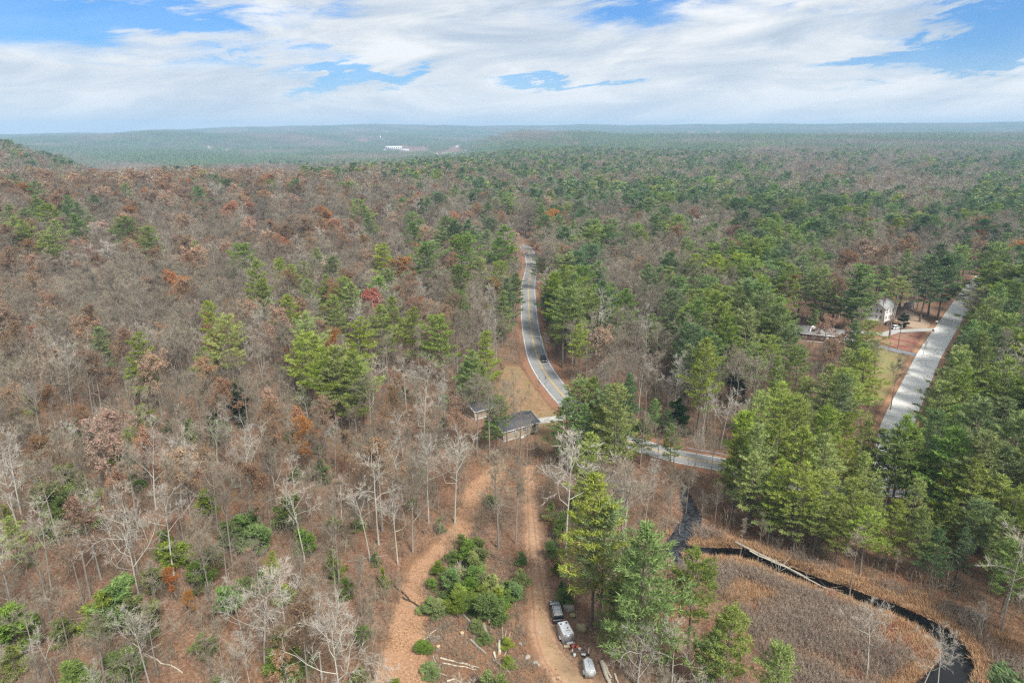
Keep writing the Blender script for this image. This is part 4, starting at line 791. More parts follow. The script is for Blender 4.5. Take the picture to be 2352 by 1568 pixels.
# ------------------------------------------------------------------ a name for each single tree by what it looks like and what it stands near
MARKS = [(1190, 985, 'the tan house with the dark roof'), (1245, 820, 'the black car on the road'), (1212, 570, 'the far bend of the yellow-lined road'), (2025, 712, 'the white two-storey house'), (1885, 780, 'the brown house'),
 (857, 690, 'the bright red maple'), (1274, 1400, 'the silver-roofed wagon'), (1352, 1530, 'the small grey trailer'), (540, 930, 'the dark fir'), (770, 850, 'the bright lime pine clump'), (2180, 1500, 'the bend of the black stream'),
 (1790, 1305, 'the log lying over the stream'), (1575, 1200, 'the grey pool'), (2050, 860, 'the mown lawn'), (2210, 1060, 'the golden-needled pine'), (1216, 1095, 'the top of the dirt track'), (1110, 1340, 'the thicket of young pines'), (1385, 1180, 'the tall pine beside the dirt track'),
 (2238, 658, 'the far end of the pale road'), (395, 665, 'the orange oak'), (82, 650, 'the pale peach-leaved oak'), (1050, 1490, 'the felled logs'), (1600, 1055, 'the road stretch behind the pines'), (2345, 905, 'the white camper'), (1090, 1180, 'the leaf-covered clearing'),
 (578, 1130, 'the forked white-limbed tree'), (150, 1150, 'the dark green bushy pine pair'), (60, 1150, 'the pale multi-stemmed tree'), (270, 1420, 'the wide young pine'), (590, 620, 'the leaning lime pine pair'), (165, 480, 'the twin green pines at the left'), (1150, 545, 'the dark pine before the road bend'),
 (1490, 1300, 'the broad green pine above the marsh'), (2290, 1350, 'the white bare tree by the marsh'), (1480, 540, 'the lone pines beyond the road'), (2160, 620, 'the broad dark pine by the pale road'), (225, 790, 'the lone green pine on the left'), (1005, 1110, 'the sprawling bare trees by the clearing'), (1720, 400, 'the town side skyline'), (850, 400, 'the red hilltop wood'), (1255, 470, 'the round peach oak'),
 (175, 395, 'the dark pine on the red ridge'), (1890, 500, 'the distant pine band'), (10, 360, 'the hill at the left edge'), (1640, 940, 'the grey thicket above the road'), (700, 1480, 'the bottom edge, left half'), (10, 1500, 'the bottom left corner'), (2340, 1560, 'the bottom right corner')]
DIRS = ['right of', 'upper right of', 'above', 'upper left of', 'left of', 'lower left of', 'below', 'lower right of']
ORD = ['nearest', 'second', 'third', 'fourth', 'fifth', 'sixth', 'seventh', 'eighth', 'ninth', 'tenth', 'eleventh', 'twelfth', 'thirteenth', 'fourteenth', 'fifteenth', 'sixteenth', 'seventeenth', 'eighteenth', 'nineteenth', 'twentieth', 'outermost']
LOOK = {'high': ('yellow-green high-crowned pine', 'pine'), 'yellow': ('yellow-green pine', 'pine'), 'green': ('green pine', 'pine'), 'deep': ('dark green pine', 'pine'), 'gold': ('golden-needled pine', 'pine'), 'fir': ('dark narrow fir', 'fir'), 'young': ('bushy young pine', 'young pine'),
        'bare': ('leafless grey tree', 'bare tree'), 'pale': ('pale-limbed bare tree', 'bare tree'), 'slim': ('slender bare tree', 'bare tree'), 'russet': ('russet-leaved oak', 'oak'), 'tan': ('peach-tan leaved oak', 'oak'), 'orange': ('orange-leaved tree', 'oak'), 'red': ('bright red maple', 'maple')}
NAME = {'pine': 'pine_tree', 'young': 'young_pine', 'bare': 'bare_tree', 'oak': 'oak_tree'}
buckets = {}
for t in SINGLE:
    cx, cy = (t['tx'] + t['bx']) / 2, t['ty'] * .6 + t['by'] * .4; best = min(range(len(MARKS)), key=lambda i: math.hypot(MARKS[i][0] - cx, 1.2 * (MARKS[i][1] - cy)))
    dx, dy = cx - MARKS[best][0], MARKS[best][1] - cy; sec = int(round(math.atan2(dy, dx) / (math.pi / 4))) % 8
    t['c'] = (cx, cy); buckets.setdefault((best, sec, t['s4']), []).append((math.hypot(dx, dy), id(t), t))
for (b_, sec, s4), L in buckets.items():
    L.sort(key=lambda q: q[0]); look, cat = LOOK[s4]
    hs = [q[2]['h'] for q in L]
    for i, (_, _, t) in enumerate(L):
        o = ORD[min(i, 20)]; size = ('tall ' if t['h'] > 20.5 else ('small ' if t['h'] < 13 and s4 not in ('young',) else ''))
        t['label'] = ('%s %s%s to the %s %s' % (o, size, look, DIRS[sec].replace(' of', ' of'), MARKS[b_][2])) if DIRS[sec] not in ('above', 'below') else '%s %s%s %s %s' % (o, size, look, DIRS[sec], MARKS[b_][2])
        if len(L) == 1: t['label'] = t['label'].replace('nearest ', 'lone ' if False else '', 1)
        t['cat'] = cat
        if len(t['label'].replace('-', ' ').split()) > 15: t['label'] = t['label'].replace(size, '', 1) if size else t['label']
        if len(t['label'].replace('-', ' ').split()) > 15: t['label'] = t['label'].replace('to the ', '', 1)
SPECIAL = {('gold', 0): 'pine with golden yellow needles among the green pines on the right', ('red', 0): 'bright red maple bush amid the pines left of the road'}
seen_ = {}
for t in SINGLE:
    k = (t['s4'], sum(1 for q in SINGLE[:SINGLE.index(t)] if q['s4'] == t['s4']) if t['s4'] in ('gold', 'red') else 9)
    if k in SPECIAL: t['label'] = SPECIAL[k]
GRP = {'pine': 'pines in the wood', 'young': 'young pines under the trees', 'bare': 'bare trees in the wood', 'oak': 'trees that keep their autumn leaves'}
rnd = random.Random(4)
def pick(t):
    L = STOCK[t['sort']]; 
    return rnd.randrange(len(L))
for t in SINGLE:
    p = STOCK[t['sort']][pick(t)]; s = t['h'] / p['H']; wx = s * rnd.uniform(.9, 1.15) * (1.25 if t['d'] > 280 else 1)
    if t['sort'] == 'young': wx = (t['var'] or 1.7) / 1.65
    nm = 'fir_tree' if t['s4'] == 'fir' else ('maple_tree' if t['s4'] == 'red' else NAME[t['kind']])
    root = thing(nm, t['label'], t['cat'], (t['x'], t['y'], t['z'] - .05), rnd.uniform(0, 6.28), GRP[t['kind']])
    root.scale = (wx, wx, s); root.empty_display_size = 1
    for pn, me in p['parts']: put(pn, me, root)
# ------------------------------------------------------------------ the masses: rest of the woods, one object of each kind
def node_group_mass(coll):
    ng = bpy.data.node_groups.new('scatter', 'GeometryNodeTree')
    ng.interface.new_socket('Geometry', in_out='INPUT', socket_type='NodeSocketGeometry'); ng.interface.new_socket('Geometry', in_out='OUTPUT', socket_type='NodeSocketGeometry')
    N = ng.nodes; L = ng.links; gi = N.new('NodeGroupInput'); go = N.new('NodeGroupOutput')
    ci = N.new('GeometryNodeCollectionInfo'); ci.inputs['Collection'].default_value = coll; ci.inputs['Separate Children'].default_value = True; ci.inputs['Reset Children'].default_value = True
    ip = N.new('GeometryNodeInstanceOnPoints'); ip.inputs['Pick Instance'].default_value = True
    def attr(nm, ty):
        a = N.new('GeometryNodeInputNamedAttribute'); a.data_type = ty; a.inputs['Name'].default_value = nm; return a.outputs['Attribute']
    L.new(gi.outputs[0], ip.inputs['Points']); L.new(ci.outputs[0], ip.inputs['Instance'])
    L.new(attr('pick', 'INT'), ip.inputs['Instance Index'])
    cb = N.new('ShaderNodeCombineXYZ'); L.new(attr('turn', 'FLOAT'), cb.inputs[2]); L.new(cb.outputs[0], ip.inputs['Rotation'])
    L.new(attr('size', 'FLOAT_VECTOR'), ip.inputs['Scale']); L.new(ip.outputs[0], go.inputs[0]); return ng
def mass(name, label, cat, P, pickv, turn, size, items):
    """items: list of (joined builder, materials); P: points"""
    coll = bpy.data.collections.new(name + '_sources')
    for i, (j, mats) in enumerate(items):
        o = bpy.data.objects.new('%s_source_%03d' % (name, i), j if isinstance(j, bpy.types.Mesh) else j.mesh('%s_source_%03d' % (name, i), mats)); coll.objects.link(o)
    me = bpy.data.meshes.new(name); P = np.asarray(P, np.float32); me.vertices.add(len(P)); me.vertices.foreach_set('co', P.ravel())
    a = me.attributes.new('pick', 'INT', 'POINT'); a.data.foreach_set('value', np.asarray(pickv, np.int32))
    a = me.attributes.new('turn', 'FLOAT', 'POINT'); a.data.foreach_set('value', np.asarray(turn, np.float32))
    a = me.attributes.new('size', 'FLOAT_VECTOR', 'POINT'); a.data.foreach_set('vector', np.asarray(size, np.float32).ravel())
    o = put(name, me); md = o.modifiers.new('scatter', 'NODES'); md.node_group = node_group_mass(coll)
    tag(o, label, cat, kind='stuff'); return o
rest = {'pine': [], 'bare': [], 'oak': [], 'young': []}
for t in TREES:
    if not t.get('single') and t['d'] < 620: rest[t['kind']].append((t['sort'], t['x'], t['y'], t['z'], t['h'], t['var']))
MS = {YG: 'mpine_yellow', GR: 'mpine_green', DP: 'mpine_deep', 'bare': 'mbare', 'pale': 'mbare', 'slim': 'mbare', 'russet': 'mrusset', 'orange': 'mrusset', 'tan': 'mtan'}
K_ = {'P': 'pine', 'B': 'bare', 'R': 'oak'}
for r0, r1, cell in ((620, 1100, 9.8), (1100, 2000, 11.5)):
    for s, x, y, h, v, tx, d in fill(r0, r1, cell, keep=False, use_list=r0 < 1100):
        rest[K_[s]].append((MS[sort_of(s, v, tx, d, x, y)], x, y, float(th(x, y)), h * (1.12 if r0 > 1000 else 1.05), None))
info = {'pine': ('pine_wood', 'mass of green pines filling the wood behind the nearer trees', 'pines'), 'bare': ('leafless_wood', 'mass of leafless grey trees filling the wood behind the nearer ones', 'bare trees'),
        'oak': ('russet_wood', 'mass of russet-leaved oaks spread through the far wood', 'oaks'), 'young': ('young_pine_growth', 'scattered small pines half hidden beneath the bare trees', 'young pines')}
for kd, L in rest.items():
    if not L: continue
    keys = sorted({q[0] for q in L}); items = []; off = {}
    for k in keys:
        off[k] = (len(items), len(STOCK[k])); items += [p['join'] for p in STOCK[k]]
    P = np.array([(q[1], q[2], q[3] - .05) for q in L]); pk = [off[q[0]][0] + rg.randint(off[q[0]][1]) for q in L]
    s = np.array([q[4] / STOCK[q[0]][0]['H'] for q in L]); wdt = s * rg.uniform(.9, 1.2, len(L)) * np.array([1.62 if q[0][0] == 'm' else (1.3 if math.hypot(q[1], q[2]) > 280 else 1) for q in L])
    if kd == 'young': wdt = np.array([(q[5] or 1.7) / 1.65 for q in L])
    mass(info[kd][0], info[kd][1], info[kd][2], P, pk, rg.uniform(0, 6.28, len(L)), np.stack([wdt, wdt, s], 1), items)
    print(kd, 'rest', len(L))
# ---- far woods: whole stands at a time
def stand_mb(seed, pine, rus):
    rg = np.random.RandomState(seed); out = [MB(), MB(), MB(), MB()]; S = 84.0; n = 120
    for i in range(n):
        x, y = ((i % 11) + rg.uniform(0, 1)) / 11 * S - S / 2, ((i // 11) + rg.uniform(0, 1)) / 11 * S - S / 2; u = rg.rand(); h = rg.uniform(12, 26)
        if u < pine:
            k = 16; z = rg.uniform(.25, 1, k); r = (1.08 - z) * 4.6 * rg.uniform(.4, 1, k); a = rg.uniform(0, 6.28, k); c = np.stack([x + r * np.cos(a), y + r * np.sin(a), z * h], 1)
            d = unit(np.stack([np.cos(a), np.sin(a), np.full(k, .7)], 1)); blades(out[0 if rg.rand() < .35 else 1], c, d, rg.uniform(1.8, 3.4, k), rg.uniform(1.4, 2.4, k), rg)
        else:
            k = 24; z = rg.uniform(.2, 1, k); r = np.sqrt(np.clip(1 - (z - .55) ** 2 * 3, .1, 1)) * 4.2 * rg.uniform(.2, 1, k); a = rg.uniform(0, 6.28, k); c = np.stack([x + r * np.cos(a), y + r * np.sin(a), z * h * .85], 1)
            d = unit(np.stack([np.cos(a) * .6, np.sin(a) * .6, np.full(k, 1.)], 1) + rg.normal(0, .3, (k, 3))); blades(out[3 if u < pine + rus else 2], c, d, rg.uniform(1.8, 3.2, k), rg.uniform(.5, 1.0, k), rg)
    j = MB(); mats = []
    for b_, mt in zip(out, ('needle_green', 'needle_deep', 'twig', 'leaf_russet')):
        if b_.n: j.merge(b_, len(mats)); mats.append(M[mt])
    return j, mats
items = [stand_mb(400 + i, p, r) for i, (p, r) in enumerate([(.85, .02), (.7, .03), (.45, .05), (.25, .08), (.08, .12), (.03, .3)])]
BUILT = [(912, 343, 26, 5), (1010, 354, 40, 5), (830, 324, 22, 4), (1588, 305, 24, 3), (1310, 330, 8, 3), (478, 341, 14, 4), (520, 347, 16, 4), (1650, 304, 12, 3), (960, 345, 30, 5), (874, 332, 8, 5), (940, 350, 46, 6), (1040, 352, 40, 5), (884, 347, 8, 4), (940, 335, 6, 3), (975, 341, 6, 3), (1072, 351, 6, 4), (1050, 338, 6, 3), (390, 338, 6, 3), (620, 341, 6, 3)]
x, y, d = scatter(2000, 9300 * SC, 78, jit=.2); z = th(x, y)
tx, ty = proj(x, y, z + 18); bx, by = proj(x, y, z)
pine, rus = mixat(tx, ty); pine = np.clip(pine - .05 + .75 * np.sin(x / 230 + 2 * np.sin(y / 410)) * np.sin(y / 340 + np.sin(x / 210)), 0, 1)
k = np.ones(len(x), bool)
for X_, Y_, w_, h_ in BUILT: k &= ~((np.abs(bx - X_) < w_ * .42 + 9) & (ty < Y_ + 1.5) & (by > Y_ - h_))
x, y, z, pine, rus = x[k], y[k], z[k], pine[k], rus[k]
lv = np.array([.85, .7, .45, .25, .08]); pk = np.abs(pine[:, None] - lv + rg.normal(0, .08, (len(x), 5))).argmin(1); pk[(pk >= 4) & (rg.rand(len(x)) < rus * 1.5)] = 5
mass('far_wood', 'hazy unbroken forest of pines and bare trees rolling to the horizon', 'forest', np.stack([x, y, z - .5], 1), pk, rg.randint(0, 4, len(x)) * math.pi / 2, np.stack([np.full(len(x), 1.0)] * 2 + [rg.uniform(.85, 1.2, len(x))], 1), items)
print('stands', len(x))
# ------------------------------------------------------------------ undergrowth, marsh plants
def stems_mb(seed, n, H, rad, wd, fan=.35, tw=5):
    rg = np.random.RandomState(seed); m = MB()
    for i in range(n):
        a = rg.uniform(0, 6.28); r = rad * rg.rand() ** .5; o = np.array((r * math.cos(a), r * math.sin(a), 0)); d = unit(np.array((rg.normal(0, fan), rg.normal(0, fan), 1.0))); L = H * rg.uniform(.45, 1)
        m.tube([o, o + d * L * .5 + rg.normal(0, .05 * H, 3) * (1, 1, 0), o + d * L], [wd, wd * .7, wd * .3], 3)
        c = o + d * (L * rg.uniform(.3, 1, tw))[:, None]; blades(m, c, unit(d + rg.normal(0, .7, (tw, 3))), rg.uniform(.2, .4, tw) * H * .7, np.full(tw, wd * 1.6), rg)
    return m
def spread_mass(name, label, cat, pts, items, s0, s1):
    n = len(pts); s = rg.uniform(s0, s1, n); mass(name, label, cat, np.column_stack([pts, th(pts[:, 0], pts[:, 1])]), rg.randint(0, len(items), n), rg.uniform(0, 6.28, n), np.stack([s * rg.uniform(.8, 1.25, n), s, s * rg.uniform(.7, 1.2, n)], 1), items)
x, y, d = scatter(60, 330, 2.15); k = (openness(x, y) < -.2) & (rg.rand(len(x)) < .85)
its = [(stems_mb(500 + i, 10, 3.2, 1.2, .022, tw=7), [M['brush']]) for i in range(3)] + [(stems_mb(510 + i, 9, 5.2, 1.3, .030, .20, 9), [M['twig']]) for i in range(4)]
spread_mass('undergrowth', 'brown leafless saplings and brush covering the forest floor', 'undergrowth', np.stack([x[k], y[k]], 1), its, .5, 1.25)
def grass_mb(seed, n=34, H=.8, R_=.5, wd=.05):
    rg = np.random.RandomState(seed); m = MB(); a = rg.uniform(0, 6.28, n); r = R_ * rg.rand(n) ** .5; c = np.stack([r * np.cos(a), r * np.sin(a), 0 * a], 1)
    blades(m, c, unit(np.stack([np.cos(a) * .5, np.sin(a) * .5, np.full(n, 1.)], 1) + rg.normal(0, .25, (n, 3))), rg.uniform(.5, 1.1, n) * H, np.full(n, wd), rg); return m
bx0, by0, bx1, by1 = marsh_f.box; x = rg.uniform(bx0, bx1, 26000); y = rg.uniform(by0, by1, 26000)
wet = np.maximum(stream_f(x, y), pool_f(x, y)); k = (marsh_f(x, y) > -1.0) & (wet < -.35) & (np.hypot(x, y) < 190); x, y = x[k], y[k]
pt = 1.3 * np.sin(x / 5.1 + 1.7 * np.sin(y / 6.3)) * np.sin(y / 4.7 + 1.3 * np.sin(x / 7.1)) + rg.normal(0, .16, len(x)); near_bank = stream_f(x, y) > -3.0
gk = (pt > .0) | near_bank
spread_mass('marsh_grass', 'tan and rust tussocks of dead grass covering the marsh', 'marsh grass', np.stack([x[gk], y[gk]], 1)[:9000], [(grass_mb(520 + i), [M['grass_tan']]) for i in range(3)] + [(grass_mb(525, 26, .7), [M['brush']])], .7, 1.5)
sk = (pt < .42) & ~near_bank
spread_mass('marsh_shrubs', 'low grey-brown leafless shrubs growing across the marsh', 'shrubs', np.stack([x[sk], y[sk]], 1)[:5200], [(stems_mb(530 + i, 16, 1.6, .9, .017, .5, 8), [M['shrub_grey']]) for i in range(4)] + [(stems_mb(536, 16, 1.1, .8, .014, .5, 6), [M['brush']])], .7, 1.5)
bx0, by0, bx1, by1 = cut_f.box; x = rg.uniform(bx0, bx1, 2600); y = rg.uniform(by0, by1, 2600)
k = (cut_f(x, y) > -1) & (track_f(x, y) < -.5) & (clear_f(x, y) < .5) & (vehicle_f(x, y) < -.5); x, y = x[k], y[k]
kk = stream_f(x, y)
qq = [(gp(*c_), r_) for c_, r_ in (((1870, 1405), 3.5), ((1925, 1360), 2.2), ((1960, 1500), 4.0), ((2065, 1470), 3.0), ((1780, 1420), 2.5))]
rp = np.concatenate([np.array(c_) + rg.normal(0, r_ * .6, (26, 2)) for c_, r_ in qq]); rp = rp[stream_f(rp[:, 0], rp[:, 1]) < -.6]
spread_mass('red_marsh_shrubs', 'patches of low dull red shrubs within the marsh', 'shrubs', rp, [(stems_mb(560, 16, 1.4, .8, .02, .5, 8), [M['shrub_red']])], .7, 1.3)
spread_mass('slash_brush', 'trampled brown brush and twigs between the felled logs', 'brush', np.stack([x, y], 1)[:1000], [(stems_mb(540 + i, 9, 1.1, .8, .016, .8, 6), [M['twig']]) for i in range(2)] + [(grass_mb(545, 20, .5), [M['brush']])], .6, 1.4)
# fallen leaves
def leaves_mb(seed, n=46, mt=None):
    rg = np.random.RandomState(seed); m = MB(); c = np.column_stack([rg.uniform(-1.3, 1.3, (n, 2)), rg.uniform(.02, .07, n)]); a = rg.uniform(0, 6.28, n)
    blades(m, c, unit(np.stack([np.cos(a), np.sin(a), rg.normal(0, .25, n)], 1)), rg.uniform(.12, .26, n), rg.uniform(.10, .2, n), rg); return m
x, y, d = scatter(60, 190, 2.1); k = (road_f(x, y) < -.8) & (side_f(x, y) < -.8) & (stream_f(x, y) < -1) & (pool_f(x, y) < -1) & ((track_f(x, y) < -.3) | (rg.rand(len(x)) < .3))
spread_mass('fallen_leaves', 'fallen oak leaves strewn over the forest floor', 'leaves', np.stack([x[k], y[k]], 1), [(leaves_mb(550 + i), [M[q]]) for i, q in enumerate(('leaf_russet', 'leaf_tan', 'leaf_tan', 'leaf_russet'))], .8, 1.3)

# ------------------------------------------------------------------ buildings
SHG = plain('charcoal roof shingles', (.075, .078, .088), .85, .15, var=.3, scale=6, bump=.3); SHL = plain('light grey roof shingles', (.30, .30, .295), .85, .15, var=.25, scale=5, bump=.3)
SHM = plain('weathered grey shingles', (.20, .195, .185), .9, .15, var=.3, scale=5, bump=.3)
def siding(name, col, pitch=.18):
    m, t = mat(name); tc = t.new('ShaderNodeTexCoord'); sp = t.new('ShaderNodeSeparateXYZ'); t.l.new(tc.outputs['Object'], sp.inputs[0])
    f = t.m('FRACT', t.m('DIVIDE', sp.outputs[2], pitch)); n = t.noise(tc.outputs['Object'], 1.5, 4, .6)
    c = t.mix(n, tuple(q * .86 for q in col), tuple(min(q * 1.1, .9) for q in col)); finish(t, c, .75, .2, bump=f, bd=.35); return m
TAN = siding('tan clapboard', (.36, .30, .225)); WHITE = siding('white clapboard', (.78, .78, .77)); BROWN = siding('brown clapboard', (.14, .075, .045))
TRIM = plain('white trim', (.74, .74, .72), .6, var=.06); CONC = plain('pale concrete', (.42, .41, .39), .9, var=.2); GLASS = plain('dark window glass', (.018, .022, .028), .08, .6, var=.1)
BRICK = plain('red brick', (.30, .10, .07), .9, var=.3, scale=8); BLK = plain('black rubber', (.018, .018, .018), .8); DKM = plain('dark metal', (.06, .06, .065), .5, .4, .5); GAL = plain('grey aluminium skin', (.46, .47, .48), .38, .5, .55, var=.08, scale=1.5)
def gable(root, L, W, Hh, rise, wall_m, roof_m, over=.4, found=.35, fm=CONC):
    """ridge along x; walls one mesh, the two slopes one mesh"""
    m = MB(); x, y = L / 2, W / 2
    v = [(-x, -y, found), (x, -y, found), (x, y, found), (-x, y, found), (-x, -y, Hh), (x, -y, Hh), (x, y, Hh), (-x, y, Hh), (-x, 0, Hh + rise), (x, 0, Hh + rise)]
    m.add(v, [(0, 1, 5, 4), (2, 3, 7, 6)]); m.add(v, [(1, 2, 6, 9, 5)]); m.add(v, [(3, 0, 4, 8, 7)]); wl = put('wall', m.mesh('wall', wall_m), root)
    b = MB(); b.box((0, 0, found / 2 - .1), (L - .06, W - .06, found + .2)); put('foundation', b.mesh('foundation', fm), root)
    r = MB(); k = rise / y; t = .16
    for s in (-1, 1):
        a = [(-x - over, s * (y + over), Hh - k * over), (x + over, s * (y + over), Hh - k * over), (x + over, 0, Hh + rise), (-x - over, 0, Hh + rise)]
        a = [(p[0], p[1], p[2] + .03) for p in a]; u = [(p[0], p[1], p[2] + t) for p in a]
        r.add(a + u, [(0, 1, 2, 3), (4, 7, 6, 5), (0, 4, 5, 1), (1, 5, 6, 2), (3, 2, 6, 7), (0, 3, 7, 4)] if s < 0 else [(0, 3, 2, 1), (4, 5, 6, 7), (0, 1, 5, 4), (1, 2, 6, 5), (3, 7, 6, 2), (0, 4, 7, 3)])
    rf = put('roof', r.mesh('roof', roof_m), root)
    e = MB()
    for s in (-1, 1):
        e.box((0, s * (y + over + .03), Hh - k * over + .09), (2 * (x + over), .05, .2))
        for q in (-1, 1):
            ang = math.atan(k); cx = q * (x + over + .03); ln = math.hypot(y + over, k * (y + over)); Mx = Matrix.Rotation(-s * ang, 3, 'X')
            e.box((cx, s * (y + over) / 2, (Hh - k * over + Hh + rise) / 2 + .09), (.05, ln, .2), M=Mx)
    put('trim', e.mesh('trim', TRIM), rf)
    c = MB()
    for a in (-1, 1):
        for b_ in (-1, 1): c.box((a * (x + .01), b_ * (y + .01), (found + Hh) / 2), (.13, .13, Hh - found - .02))
    put('corner_board', c.mesh('corner_board', TRIM), wl); return wl, rf
def window(root, x, y, z, w_, h_, face):
    """face: 'x+','x-','y+','y-'; frame proud of the wall, pane set in it"""
    ax = face[0]; s = 1 if face[1] == '+' else -1; f = MB(); p = MB(); t = .09
    def bx(b, u, zz, du, dz, dep, off):
        if ax == 'y': b.box((x + u, y + s * off, z + zz), (du, dep, dz))
        else: b.box((x + s * off, y + u, z + zz), (dep, du, dz))
    for a in (-1, 1): bx(f, a * w_ / 2, 0, t, h_ + t, .08, .03); bx(f, 0, a * h_ / 2, w_ - t, t, .08, .03)
    bx(f, 0, 0, w_ - t, .05, .06, .03); bx(p, 0, 0, w_ - t * .8, h_ - t * .8, .02, .012)
    fr = put('window', f.mesh('window', TRIM), root); put('pane', p.mesh('pane', GLASS), fr)
def door(root, x, y, z, w_, h_, face, m_):
    s = 1 if face[1] == '+' else -1; b = MB(); d = (w_, .07, h_) if face[0] == 'y' else (.07, w_, h_); o = (0, s * .04, 0) if face[0] == 'y' else (s * .04, 0, 0)
    b.box((x + o[0], y + o[1], z + h_ / 2), d); dd = put('door', b.mesh('door', m_), root)
    k = MB(); k.box((x + o[0] * 2.4 + (w_ * .36 if face[0] == 'y' else 0), y + o[1] * 2.4 + (w_ * .36 if face[0] == 'x' else 0), z + 1.0), (.07, .07, .07)); put('handle', k.mesh('handle', DKM), dd)
def chimney(rf, x, y, z0, z1, s=.8, m_=None):
    b = MB(); b.box((x, y, (z0 + z1) / 2), (s, s * .8, z1 - z0)); b.box((x, y, z1 + .06), (s + .14, s * .8 + .14, .12)); put('chimney', b.mesh('chimney', m_ or BRICK), rf)
# tan ranch house beside the winding road
A = np.array(c2(872, 1022)); e1 = np.array(c2(1455, 850)) - A; ang = math.atan2(e1[1], e1[0]); e1 = e1 / np.linalg.norm(e1); e2 = np.array((-e1[1], e1[0]))
L, W = 11.2, 8.0; cc = A + e1 * L / 2 + e2 * W / 2
h = thing('ranch_house', 'tan single-storey house with dark charcoal roof beside the winding road', 'house', (cc[0], cc[1], 0), ang)
wl, rf = gable(h, L, W, 2.9, 1.55, TAN, SHG)
window(wl, 1.0, -W / 2, 1.95, 1.1, 1.05, 'y-'); window(wl, -2.2, -W / 2, 1.95, .7, .9, 'y-'); window(wl, 3.9, -W / 2, 1.95, 1.1, 1.05, 'y-'); window(wl, -L / 2, -1.2, 1.95, 1.0, 1.0, 'x-'); window(wl, L / 2, 1.5, 1.9, 1.1, 1.0, 'x+'); door(wl, L / 2, -1.2, .36, .95, 2.05, 'x+', TRIM)
chimney(rf, -1.4, .5, 3.8, 5.3, .7); b = MB(); b.tube([(-2.4, -1.4, 3.7), (-2.4, -1.4, 4.5)], .1, 6, cap=True); put('vent_pipe', b.mesh('vent_pipe', DKM), rf)
b = MB(); b.box((-.3, -W / 2 - .55, .2), (1.1, .9, .4)); put('step', b.mesh('step', CONC), h)
p2 = np.array(c2(470, 600)) + np.array((0, 3.0))
h2 = thing('ranch_house_wing', 'dark-roofed low wing half hidden by pines behind the tan house', 'outbuilding', (p2[0], p2[1], 0), ang)
wl, rf = gable(h2, 7.5, 6.0, 2.6, 1.3, TAN, SHG); window(wl, 1.0, 3.0, 1.6, 1, .9, 'y+')
# white two-storey house
q = c3(1330, 500); h = thing('white_house', 'white two-storey clapboard house with grey roof by the pale road', 'house', (q[0] + .5, q[1] + 3, 0), math.atan2(.60, .80))
wl, rf = gable(h, 9.5, 7.6, 5.7, 2.7, WHITE, SHL, .35)
for z_ in (1.9, 4.4):
    for yy in (-2.2, -.6, 2.0): window(wl, -4.75, yy, z_, .95, 1.35, 'x-')
    for xx in (-3.2, -.6, 2.0, 3.8): window(wl, xx, -3.8, z_, .9, 1.3, 'y-')
window(wl, -4.75, 0, 6.9, .7, .9, 'x-'); door(wl, .8, -3.8, .36, 1, 2.1, 'y-', BRICK); chimney(rf, 1.5, .3, 7.4, 9.2, .8)
b = MB(); b.box((-6.0, .5, .6), (2.4, 4.5, .12)); [b.box((-7.1, yy, 1.0), (.08, .08, 1.2)) for yy in (-1.6, -.2, 1.2, 2.6)]; b.box((-7.1, .5, 1.6), (.1, 4.4, .1)); put('deck', b.mesh('deck', TRIM), h)
# brown house
a_ = np.array(c3(160, 760)); b_ = np.array(c3(470, 800)); d_ = b_ - a_; ang = math.atan2(d_[1], d_[0]) + .12; cc = a_ + d_ * .75 + np.array((1.5, 4.5))
h = thing('brown_house', 'brown clapboard house with pale grey roof half hidden by pines', 'house', (cc[0], cc[1], 0), ang)
wl, rf = gable(h, 14.0, 8.0, 3.0, 1.9, BROWN, SHM, .4)
for xx in (-5.2, -2.6, .4, 3.2): window(wl, xx, -4.0, 1.95, 1.0, 1.3, 'y-')
window(wl, -7.0, 0, 1.9, 1, 1.2, 'x-'); door(wl, 5.2, -4.0, .36, 1, 2.1, 'y-', TRIM); chimney(rf, 2, .2, 4.4, 6.2)
d_ = MB(); x_, z_ = 1.2, 4.0; d_.prism([(-1.2, 3.4), (1.2, 3.4), (1.2, 4.6), (0, 5.5), (-1.2, 4.6)], -3.2, -.6); dm = put('dormer', d_.mesh('dormer', TRIM), rf); window(dm, 0, -3.2, 4.3, 1.2, 1.0, 'y-')
q = c3(790, 800); h = thing('grey_garage', 'low garage with pale grey gable roof beside the brown house', 'garage', (q[0] + 1.5, q[1] + 3.2, 0), ang + .2)
wl, rf = gable(h, 7.0, 6.5, 2.5, 1.7, TRIM, SHL); window(wl, -1.6, -3.25, 1.5, .9, .8, 'y-'); door(wl, 1.3, -3.25, .3, 2.6, 2.0, 'y-', CONC)
b = MB(); q = c3(1700, 345); h = thing('garden_shed', 'small pinkish grey shed at the edge of the sandy yard', 'shed', (q[0], q[1] + 1, 0), .5); gable(h, 3.6, 2.8, 2.1, .9, plain('faded pink boards', (.34, .24, .22)), SHM, .15, .12)
# houses half seen between the pines beyond the left side of the road
for px, py, l_, w_, an, wm, rm, lab in [(930, 592, 13, 8, .1, WHITE, SHL, 'pale house barely seen between pines left of road, farther from it'), (1066, 606, 10, 7, .5, WHITE, SHM, 'pale house behind pines left of the far road bend'), (1545, 645, 10, 7, .4, TAN, SHL, 'tan house seen through dense pines right of the winding road')]:
    q = gp(px, py); h = thing('house', lab, 'house', (q[0], q[1], float(th(*q))), an); wl, rf = gable(h, l_, w_, 3.0, 1.9, wm, rm)
    for xx in (-l_ * .3, 0, l_ * .3): window(wl, xx, -w_ / 2, 1.8, 1, 1.2, 'y-')
